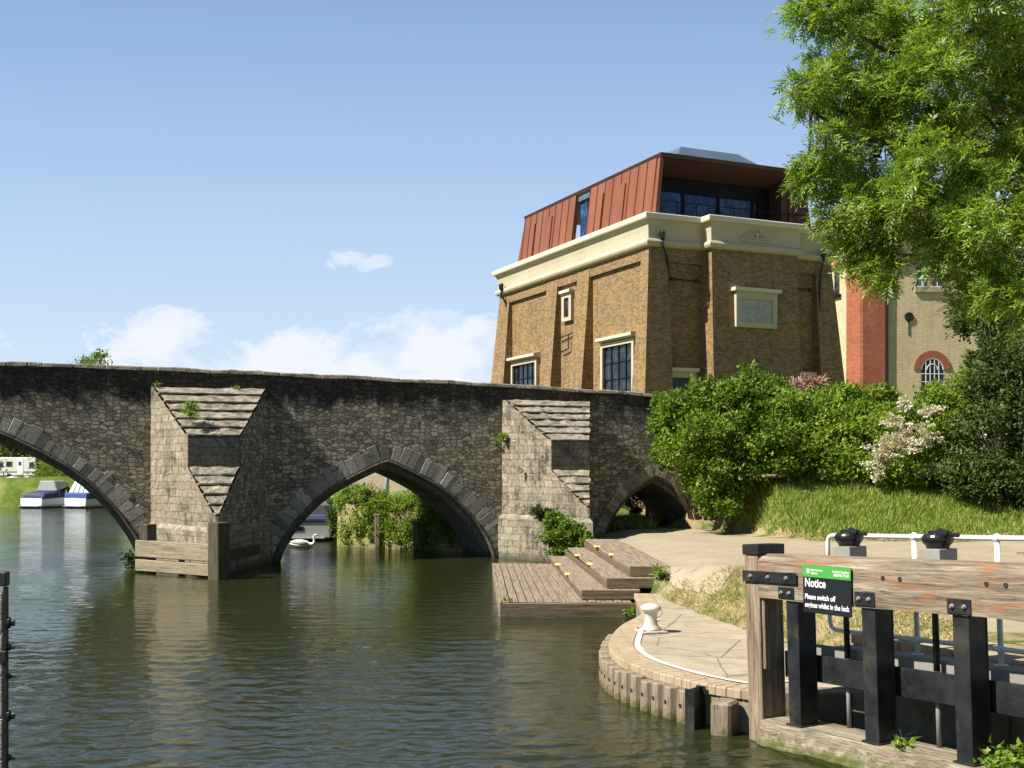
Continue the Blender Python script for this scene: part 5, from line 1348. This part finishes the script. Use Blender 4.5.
# big dark shrub by the third arch
plant('elder_bush', 'large dark green bush overhanging the right end of the bridge', 'bush',
      [pb_(700,440,36.5,42,40,1.6),pb_(685,415,37.5,30,25,1.0),pb_(735,410,37,36,32,1.3),pb_(755,450,36,38,38,1.3),pb_(708,480,36.2,24,32,1.0),pb_(668,425,38,16,18,.7),pb_(720,470,35.8,30,30,1.1),pb_(765,400,38,28,20,1.0),pb_(663,455,38.3,11,14,.5),pb_(728,505,35.4,14,14,.6)],
      36000, .17, .085, M['hedge'], 11, clumps=38, spread=.2, shell=.45)
plant('laurel_hedge', 'bright mid green hedge between the dark bush and the blossoming hawthorn', 'hedge',
      [pb_(800,425,37,38,32,1.2),pb_(840,425,37,40,30,1.2),pb_(880,425,37.4,30,30,1.2),pb_(815,460,36,50,28,1.2),pb_(775,430,36.8,28,32,1.0),pb_(870,465,36,40,26,1.1),pb_(850,405,38,44,18,1.0),pb_(800,408,38.5,30,18,1.0)],
      30000, .16, .08, M['hedge2'], 12, clumps=38, spread=.2, shell=.45)
hw = plant('hawthorn', 'hawthorn bush with cream blossom on the bank below the pump house', 'bush',
      [pb_(905,440,35.5,40,34,1.1),pb_(925,416,36,34,24,1.1),pb_(950,450,35.5,34,36,1.1),pb_(900,470,35,40,22,1.0),pb_(955,405,36.5,28,28,1.0)],
      20000, .13, .075, M['hedge2'], 13, clumps=34, spread=.22, shell=.5)
ob = [pb_(885,455,34.4,24,17,.35),pb_(905,447,34.3,26,16,.35),pb_(925,437,34.5,18,14,.4),pb_(897,425,34.6,14,12,.3),pb_(930,410,34.9,16,8,.3),pb_(950,425,34.7,10,8,.3),pb_(905,405,35.2,8,8,.3),pb_(878,475,34.2,6,9,.3),pb_(930,470,34.4,20,9,.3)]
rg = np.random.default_rng(5); P, O = clump_points(rg, [(b_[0]-hw.location[0], b_[1]-hw.location[1], b_[2]-hw.location[2], *b_[3:]) for b_ in ob], 5200, shell=.2, clumps=34, spread=.13)
s_ = unit(np.cross(O, rg.normal(size=O.shape))); leaf_mesh('blossom', P, O, s_, rg.uniform(.05,.095,len(P)), rg.uniform(.05,.085,len(P)), M['flower'], hw)
plant('smoke_bush', 'dusky purple bush showing above the hedge in front of the brick building', 'bush',
      [pb_(806,388,44,17,7,.7),pb_(822,391,44,9,5,.5),pb_(790,392,44,8,5,.5)], 1500, .30, .08, M['purple'], 14, clumps=14, spread=.25)
plant('evergreen_shrub', 'deep green shrub in the shade of the ash tree', 'bush',
      [pb_(985,440,34,34,48,1.3),pb_(1015,400,34.5,36,50,1.4),pb_(1040,450,33.5,40,55,1.5),pb_(975,480,33.4,34,20,1.0),pb_(1000,370,35.5,26,36,1.1),pb_(1090,430,34,50,60,1.8),pb_(1035,480,32.8,40,24,1.0)],
      32000, .15, .08, M['ivy'], 15, clumps=36, spread=.22, shell=.4)
plant('bank_shrub', 'low yellow green shrub between hawthorn and the shaded evergreen', 'bush',
      [pb_(968,392,37.5,18,20,.9),pb_(978,366,39,12,14,.8),pb_(955,402,38,16,14,.8)], 6000, .15, .07, M['hedge2'], 16, clumps=20, spread=.25)
# ivy clad trunk standing in the shrubs
iv = thing('ivy_clad_tree', 'ivy clad tree trunk rising from the shrubs below the ash crown', 'tree', (at(1000,0,39)[0], 39, 3.0))
b = MB(); b.loft([(0,0,-.3),(.05,0,2),(.02,.1,4),(.25,.1,6.5),(.3,.1,8)], [.34,.28,.25,.2,.15], 12); b.loft([(.0,0,3.2),(-.6,0,4.6),(-1.2,.1,5.8)], [.16,.11,.05], 8); b.build('trunk', M['bark'], iv, smooth=True)
foliage('foliage', [(0,-.1,2.2,.55,.5,2.2),(.1,0,5.0,.6,.5,1.8),(-.8,0,5.0,.7,.6,.7),(.2,0,7.2,1.8,1.3,1.2)], 9000, .16, .10, M['ivy'], iv, 17, clumps=24, spread=.3)

# ash tree, standing on the bank just outside the right edge; its crown hangs into the picture
ASH = (13.2, 23.5); az = zf(*ASH)
ash = thing('ash_tree', 'large ash tree with bright green leaves overhanging from the right', 'tree', (*ASH, az))
crown = [(835,14,18.4,46,34),(905,20,19.5,60,44),(975,25,17.4,60,48),(1045,40,19,60,60),
 (806,92,17.6,24,17),(835,80,17.9,34,26),(868,88,18.6,46,36),(925,95,17.6,52,42),(1000,120,19.4,50,48),(1060,120,17.5,50,50),
 (826,150,17.6,32,24),(870,155,18.2,46,36),(935,165,17.2,46,38),(1000,190,17.5,46,46),(1060,210,18,50,60),
 (812,176,17.7,22,15),(850,208,17.6,34,20),(905,208,17.1,44,30),(965,232,16.6,46,38),(1030,250,16.4,44,46),
 (868,252,17.6,26,18),(880,272,17.4,22,14),(965,262,17.3,24,24),(1000,290,16.3,22,24),(1040,305,16,30,28),
 (846,240,17.8,14,10),(852,262,17.9,7,10),(965,296,17.6,16,14),(1085,310,17,36,36),
 (900,-40,18.5,80,40),(1000,-50,18,80,60),(1100,20,18,80,70),(1110,150,20,80,80),(1100,-120,20,120,90),(1150,260,21,80,80),(950,-130,21,110,80)]
cb_ = []
for px, py, D, rx, rz in crown:
    x, y, z = at(px, py, D); k = D/F; cb_.append((x-ASH[0], y-ASH[1], z-az, rx*k, max(.45, rx*k*1.25), rz*k))
# the hidden side of the crown
for x, y, z, r_ in ((2.5,3,9,3.2),(5,-1,9,3.4),(1,5,11,3.2),(-1,1,12.5,3.2),(4,2,13,3.4),(5,4,8,3),(-3,3.5,10.5,2.4),(6,-4,10,3)): cb_.append((x,y,z,r_,r_,r_*.75))
rg = np.random.default_rng(21)
front = cb_[:-15]; back = cb_[-15:]
def compound(name, blobs, n, seed, scale, clumps, spread, shell, parent):
    rg = np.random.default_rng(seed); P, O = clump_points(rg, blobs, n, shell=shell, clumps=clumps, spread=spread); m = len(P)
    ax = unit(O*.55 + rg.normal(size=(m,3))*.55 + np.array([0,0,-.2]))
    sd = unit(np.cross(ax, rg.normal(size=(m,3))*.45+np.array([0,0,1.]))); K = 9
    ln = rg.uniform(.16,.27,m)*scale
    B=[];Dv=[];Sv=[];Lv=[];Wv=[]
    for k in range(K):
        side = (-1 if k % 2 else 1) if k < K-1 else 0
        f = (k//2+1)/5.0 if k < K-1 else 1.0
        base = P + ax*(ln*f)[:,None] - np.array([0,0,1.])*(ln*.18*f*f)[:,None]
        dd = unit(ax*(.75 if side else 1) + sd*side*.85 + rg.normal(size=(m,3))*.16 + np.array([0,0,-.14]))
        ss = unit(np.cross(dd, np.cross(sd, ax)))
        B.append(base);Dv.append(dd);Sv.append(ss);Lv.append(ln*rg.uniform(.36,.5,m));Wv.append(ln*rg.uniform(.10,.15,m))
    return leaf_mesh(name, np.concatenate(B), np.concatenate(Dv), np.concatenate(Sv), np.concatenate(Lv), np.concatenate(Wv), M['ash'], parent, fold=.15)
compound('crown', front, 20500, 22, .95, 34, .17, .45, ash)
compound('crown_back', back, 5200, 23, 2.0, 40, .2, .6, ash)
b = MB(); r_ = random.Random(3)
b.loft([(0,0,-.4),(0,0,1),(-.1,.05,3),(-.05,.1,5),(-.4,0,7),(-.3,.2,10),(0,.3,12.5)], [.6,.45,.4,.36,.3,.2,.08], 14); b.build('trunk', M['bark'], ash, smooth=True)
b = MB()
def limb(a, e, r0, r1, n=6, sag=.3):
    a = Vector(a); e = Vector(e); pts = []; rr = []
    for i in range(n+1):
        f = i/n; p = a.lerp(e, f) + Vector((r_.uniform(-.12,.12), r_.uniform(-.12,.12), r_.uniform(-.1,.1)+sag*math.sin(PI*f)))*(1 if 0 < i < n else 0)
        pts.append(tuple(p)); rr.append(r0+(r1-r0)*f)
    b.loft(pts, rr, 8); return [Vector(p) for p in pts]
for src, k in (((-.1,.05,3.5),0),((-.1,.1,5.2),0),((-.4,0,7),0),((-.3,.2,9),0)): pass
roots = [Vector((-.1,.05,3.2)), Vector((-.05,.1,5)), Vector((-.35,0,6.6)), Vector((-.3,.2,9.2))]
mains = []
for tgt, ri in (((812,100,18),1),((900,150,17.6),1),((850,30,18.6),2),((960,60,18),2),((870,250,17.6),0),((960,240,17),0),((1010,300,16.5),0),((980,110,18.5),1),((1020,-30,18),3)):
    x, y, z = at(*tgt); mains.append(limb(roots[ri], (x-ASH[0], y-ASH[1], z-az), .13, .025, 8, .7))
for q in front:
    c = Vector(q[:3]); best = min((p for m_ in mains for p in m_[2:]), key=lambda p: (p-c).length)
    mid = limb(best, c, .035, .015, 4, .1)
    for k in range(4):
        e = c + Vector((r_.uniform(-.85,.85)*q[3], r_.uniform(-.7,.7)*q[4], r_.uniform(-.8,.6)*q[5])); limb(mid[r_.randint(1,3)], e, .014, .005, 3, .05)
b.build('limbs', M['bark'], ash, smooth=True)

# small growth on and around the bridge
def tuft(label, c, r_, n, L, W, mat, seed, name='wall_plant', cat='plant', group=None, z=.8):
    return plant(name, label, cat, [(c[0],c[1],c[2],r_,r_*.7,r_*z)], n, L, W, mat, seed, stems=True, group=group, clumps=10, spread=.35, shell=.2)
tuft('yellow green weed growing on the stepped left pier', at(192,409,33.3), .24, 420, .11, .04, M['hedge2'], 31)
tuft('weed sprouting from the plinth of the right pier', at(542,513,36.2), .30, 500, .12, .07, M['ivy'], 32)
tuft('small weed high on the face of the right pier', at(502,437,38.0), .16, 160, .10, .04, M['hedge2'], 33)
plant('nettle_bush', 'dense green bush at the foot of the right pier above the steps', 'bush', [(*at(566,538,33.6), .62,.45,.52),(*at(556,522,33.9), .32,.3,.3),(*at(580,545,33.2),.35,.35,.4)], 6500, .11, .065, M['hedge'], 34, clumps=34, spread=.22, shell=.4)
tuft('ivy patch at the waterline beside the fender', at(134,562,33.8), .30, 500, .10, .07, M['ivy'], 35, z=1.4)
for k, (px, py, D) in enumerate([(157,384,34.7),(236,388,35.4),(497,442,38.1),(521,470,37.2)]):
    tuft(['tiny weed under the parapet at the top left of the left pier','tiny weed at the top of the left pier steps','short trailing weed in the joint left of the right pier','grey weed on the lit face of the right pier'][k], at(px,py,D), .10, 60, .09, .03, M['hedge2'], 40+k)
tuft('young leafy plant on the mossy bottom beam of the gate', (*(lambda p: p)(at(904,741,9.95)),), .085, 36, .07, .05, M['hedge2'], 50)
plant('bramble', 'bright leafy bramble in the bottom right corner by the gate', 'bush', [(*at(1012,765,9.4), .22,.2,.14),(*at(1030,752,9.4), .2,.2,.16)], 420, .065, .05, M['hedge2'], 51, clumps=14, spread=.4)
tuft('weed between the landing stage and the concrete quay', at(634,611,22.9), .13, 120, .09, .035, M['hedge2'], 52)
tuft('small weed growing at the front corner of the landing stage', at(507,600,23.1), .07, 40, .08, .03, M['hedge2'], 53)
tuft('weed sprouting beside the top step', at(660,573,23.3), .13, 110, .12, .04, M['hedge2'], 54)

# long grass on the bank, dry turf by the lock
rg = np.random.default_rng(8)
def scatter(n, fx, fy, cond):
    out = []
    for _ in range(n*6):
        x = rg.uniform(*fx); y = rg.uniform(*fy)
        if cond(x, y): out.append((x, y, zf(x, y)-.02))
        if len(out) >= n: break
    return np.array(out)
P = scatter(60000, (5.4, 20), (30, 37.5), lambda x, y: x/y < .5 and y-toe(x) > .35+.35*math.sin(x*2.1)+.25*math.sin(x*5.7) and rg.random() < min(1, .12+(y-toe(x)-.3)/1.6))
tag(blades('grass', P, .27, .026, M['grassblade'], 61, .45), 'long green grass on the sloping bank below the hedge', 'grass', kind='stuff')
P = scatter(16000, (5.4, 20), (29.4, 33.5), lambda x, y: x/y < .5 and -.2+.3*math.sin(x*2.1)+.2*math.sin(x*4.3) < y-toe(x) < 1.8)
tag(blades('dry_grass', P, .13, .025, M['drygrass'], 62, .8), 'dry yellowed grass along the foot of the bank', 'grass', kind='stuff')
def in_poly(x, y, P_):
    c = False; j = len(P_)-1
    for i in range(len(P_)):
        if (P_[i][1] > y) != (P_[j][1] > y) and x < (P_[j][0]-P_[i][0])*(y-P_[i][1])/(P_[j][1]-P_[i][1])+P_[i][0]: c = not c
        j = i
    return c
PATCH = [(2.8,22.7),(2.85,21.6),(3.1,20.1),(3.6,17.7),(3.95,16),(4.3,13.8),(4.9,12.9),(5.3,14),(5.8,16),(6.6,18.2),(7.6,21),(8.4,23.6),(7.0,23.9),(5.4,23.2),(4.2,22.0),(3.6,21.7),(3.3,22.7)]
P = scatter(30000, (2.6, 8.6), (12.4, 24), lambda x, y: in_poly(x+.12*math.sin(y*3), y+.1*math.sin(x*4), PATCH))
tag(blades('dry_turf', P, .09, .016, M['drygrass'], 63, 1.0), 'dry yellow and green turf between path and lock quay', 'grass', kind='stuff')
k_ = np.array([(math.sin(p[0]*2.2)*math.sin(p[1]*1.3+1) > .45) for p in P]); 
tag(blades('green_turf', P[k_]+np.array([.03,.03,0]), .10, .016, M['grassblade'], 64, .9), 'greener tufts in the turf beside the lock', 'grass', kind='stuff')
P = scatter(3500, (3.2, 5.6), (40.2, 43.5), lambda x, y: x < 5.0 or y > 42.5)
tag(blades('arch_grass', P, .40, .04, M['grassblade'], 65, .35), 'bright grass just beyond the small towpath arch', 'grass', kind='stuff')

# overgrown far bank seen through the middle arch
bk_ = []
for f in np.linspace(0, 1, 9):
    x = -2.4+f*(-6.3+2.4); y = 41.12+f*(43.45-41.12); 
    bk_.append((x, y+.4, 1.75+.25*math.sin(f*9), .5, .5, .5+.15*math.sin(f*13)))
    bk_.append((x, y+.02, .95+.25*math.sin(f*11), .42, .25, .5)); bk_.append((x+.2, y-.05, .35+.15*math.sin(f*17), .25, .15, .3))
plant('bank_bramble', 'green brambles trailing over the river bank, seen through the middle arch', 'bush', bk_, 21000, .11, .055, M['hedge2'], 70, clumps=26, spread=.28, shell=.3)
plant('riverside_bush', 'dark leafy bush at the right of the middle arch opening', 'bush', [(-2.3,41.7,1.0,.7,.4,.9),(-3.0,42.1,.5,.6,.35,.4)], 5000, .11, .06, M['hedge'], 71, clumps=30, spread=.25, shell=.3)
tuft('tall dark shrub at the left end of the overgrown bank', (-6.75,44.3,1.0), .42, 1300, .12, .05, M['ivy'], 72, z=1.6)
sb = MB(); 
pp = [(-1.9,41.0),(-2.4,41.2),(-6.4,43.55),(-6.75,44.4),(-6.95,47),(-7.6,50.5)]
sb = MB()
for i in range(len(pp)-1):
    (x0,y0_),(x1,y1_) = pp[i], pp[i+1]; sb.hexa([(x0,y0_,-1.5),(x1,y1_,-1.5),(x1+.4,y1_+.5,-1.5),(x0+.4,y0_+.5,-1.5),(x0,y0_,1.35),(x1,y1_,1.25),(x1+.4,y1_+.5,1.6),(x0+.4,y0_+.5,1.6)])
tag(sb.build('bank_wall', plain('crumbling_bank_revetment', (.34,.25,.16), .95, 0, .2, 2.5, .8, .05, (.17,.12,.07), dirt=(.05,.05,.025))), 'crumbling brown revetment wall under the brambles beyond the bridge', 'wall')
for k, (f, h, lab) in enumerate([(.28,1.0,'weathered timber mooring post nearest the bridge on the overgrown bank'),(.66,1.2,'timber mooring post further left on the overgrown bank')]):
    x = -2.4+f*-3.9; y = 41.0+f*2.3; b = MB(); b.box(-.09,.09,-.09,.09,-1.4,h); b.box(-.11,.11,-.11,.11,h,h+.05)
    o = b.build('mooring_post', M['piles'], loc=(x,y,0), bevel=.02); tag(o, lab, 'post', 'mooring posts along the overgrown bank')
ob_ = MB(); ob_.box(0, 14, 0, .4, 0, 3.2); o = ob_.build('garden_wall', M['beigewall'], loc=(-10.5, 57, 1.0), rz=R(-8), bevel=.02); tag(o, 'long pinkish rendered wall beyond the overgrown bank', 'wall')
cb2 = MB(); cb2.box(-.08, 14.1, -.08, .5, 3.2, 3.32); cb2.build('coping', M['coping'], o)
ps = thing('pale_pole', 'pale blue leaning pole above the overgrown bank', 'pole', (at(386,0,48)[0], 48, 1.7))
b = MB(); b.loft([(0,0,0),(.08,0,1.2),(.2,0,2.4)], [.09,.09,.08], 12); b.build('shaft', plain('pale_blue_paint', (.45,.52,.62), .5, 0, .05, 3, .05), ps, smooth=True)
b = MB(); b.sphere((.2,0,2.42), .11, 10, 6); b.build('cap', M['greysteel'], ps, smooth=True)
# sunlit rubble wall beyond the towpath arch
b = MB(); vs = []
b.hexa([(2.9,46.6,.6),(5.9,43.9,.6),(6.2,44.3,.6),(3.2,47.0,.6),(2.9,46.6,3.4),(5.9,43.9,3.0),(6.2,44.3,3.0),(3.2,47.0,3.4)])
rwm = rubble('towpath_rubble', cell=(2.4,2.4,4), lo=(.12,.10,.07), hi=(.46,.39,.28), mortar=(.12,.1,.07), stain=.5, ztop=5, warm=1)
o = b.build('rubble_wall', rwm); tag(o, 'sunlit rubble stone wall beyond the small towpath arch', 'wall')
b = MB(); b.box(-.07,.07,-.07,.07,-.3,1.75); b.box(-.09,.09,-.09,.09,1.75,1.8); o = b.build('gate_post', plain('red_brown_post', (.30,.13,.07), .8, 0, .1, 5, .2), loc=(5.05,42.9,1.0)); tag(o, 'reddish brown post beyond the small towpath arch', 'post')
tuft('dark plant against the rubble wall beyond the towpath arch', (4.55,43.4,1.7), .42, 700, .13, .07, M['ivy'], 73, z=1.1)

# far bank: hedges and trees
def tree(label, x, y, h, w_, mat, seed, n=5200, name='distant_tree', L=.42, group='trees on the far bank'):
    gz = zf(x, y); o = thing(name, label, 'tree', (x, y, gz), 0, group); r_ = random.Random(seed)
    b = MB(); b.loft([(0,0,-.3),(.1,0,h*.25),(-.1,0,h*.5),(.1,.1,h*.75)], [w_*.06,w_*.05,w_*.035,.04], 8)
    for k in range(5): a = r_.uniform(0,6.28); b.loft([(0,0,h*(.22+.1*k)),(w_*.2*math.cos(a),w_*.2*math.sin(a),h*(.33+.1*k)),(w_*.36*math.cos(a),w_*.36*math.sin(a),h*(.42+.09*k))], [w_*.03,w_*.02,.03], 6)
    b.build('trunk', M['bark'], o, smooth=True)
    bl_ = [(r_.uniform(-.22,.22)*w_, r_.uniform(-.22,.22)*w_, h*r_.uniform(.32,.8), w_*r_.uniform(.2,.32), w_*.28, h*r_.uniform(.13,.2)) for _ in range(9)] + [(0,0,h*.3,w_*.42,w_*.4,h*.24),(0,0,h*.84,w_*.26,w_*.24,h*.13)]
    foliage('crown', bl_, n, L, L*.5, mat, o, seed, clumps=20, spread=.25, shell=.5)
tree('rounded bright green tree just showing above the parapet on the left', at(97,0,118)[0], 118, 14.0, 7.0, M['farlime'], 80, 17000, L=.34)
for k, (px, D, h, w_, m_, lab) in enumerate([(-30,122,8.6,8,'far','dark tree behind the left end of the caravan'),(14,128+10,9.5,9,'far','dark tree directly behind the caravan'),(50,136,8.5,8,'far','dark tree to the right of the caravan'),
      (66,112,5.8,6,'farlime','lime green bush behind the moored boats'),(86,115,7.5,7,'far','dark tree above the right-hand moored boat'),(118,112,7.5,7,'far','tree beside the arch springing on the far bank'),(-70,112,8.5,9,'far','leftmost tree on the far bank')]):
    tree(lab, at(px,0,D)[0], D, h, w_, M[m_], 81+k, 4200)
hb = [(at(px,0,97)[0], 97+rnd.uniform(-1,1), 2.2, 1.9, 1.2, 1.3) for px in range(50, 150, 13)]
plant('riverside_hedge', 'bright green hedge on the far bank behind the moored boats', 'hedge', hb, 12000, .28, .14, M['farlime'], 90, clumps=16, spread=.3, shell=.3)
hb = [(at(px,0,150)[0], 150, 4.5, 5, 2.5, 4.2) for px in range(-160, 240, 22)]
plant('far_hedgerow', 'dark hedgerow closing the view behind the caravan', 'hedge', hb, 16000, .6, .3, M['far'], 91, stems=False, clumps=14, spread=.3, shell=.3)
tree('green tree behind the wall beyond the bridge', -13.5, 64, 4.2, 5, M['far'], 95, 5000, L=.25, group=None)
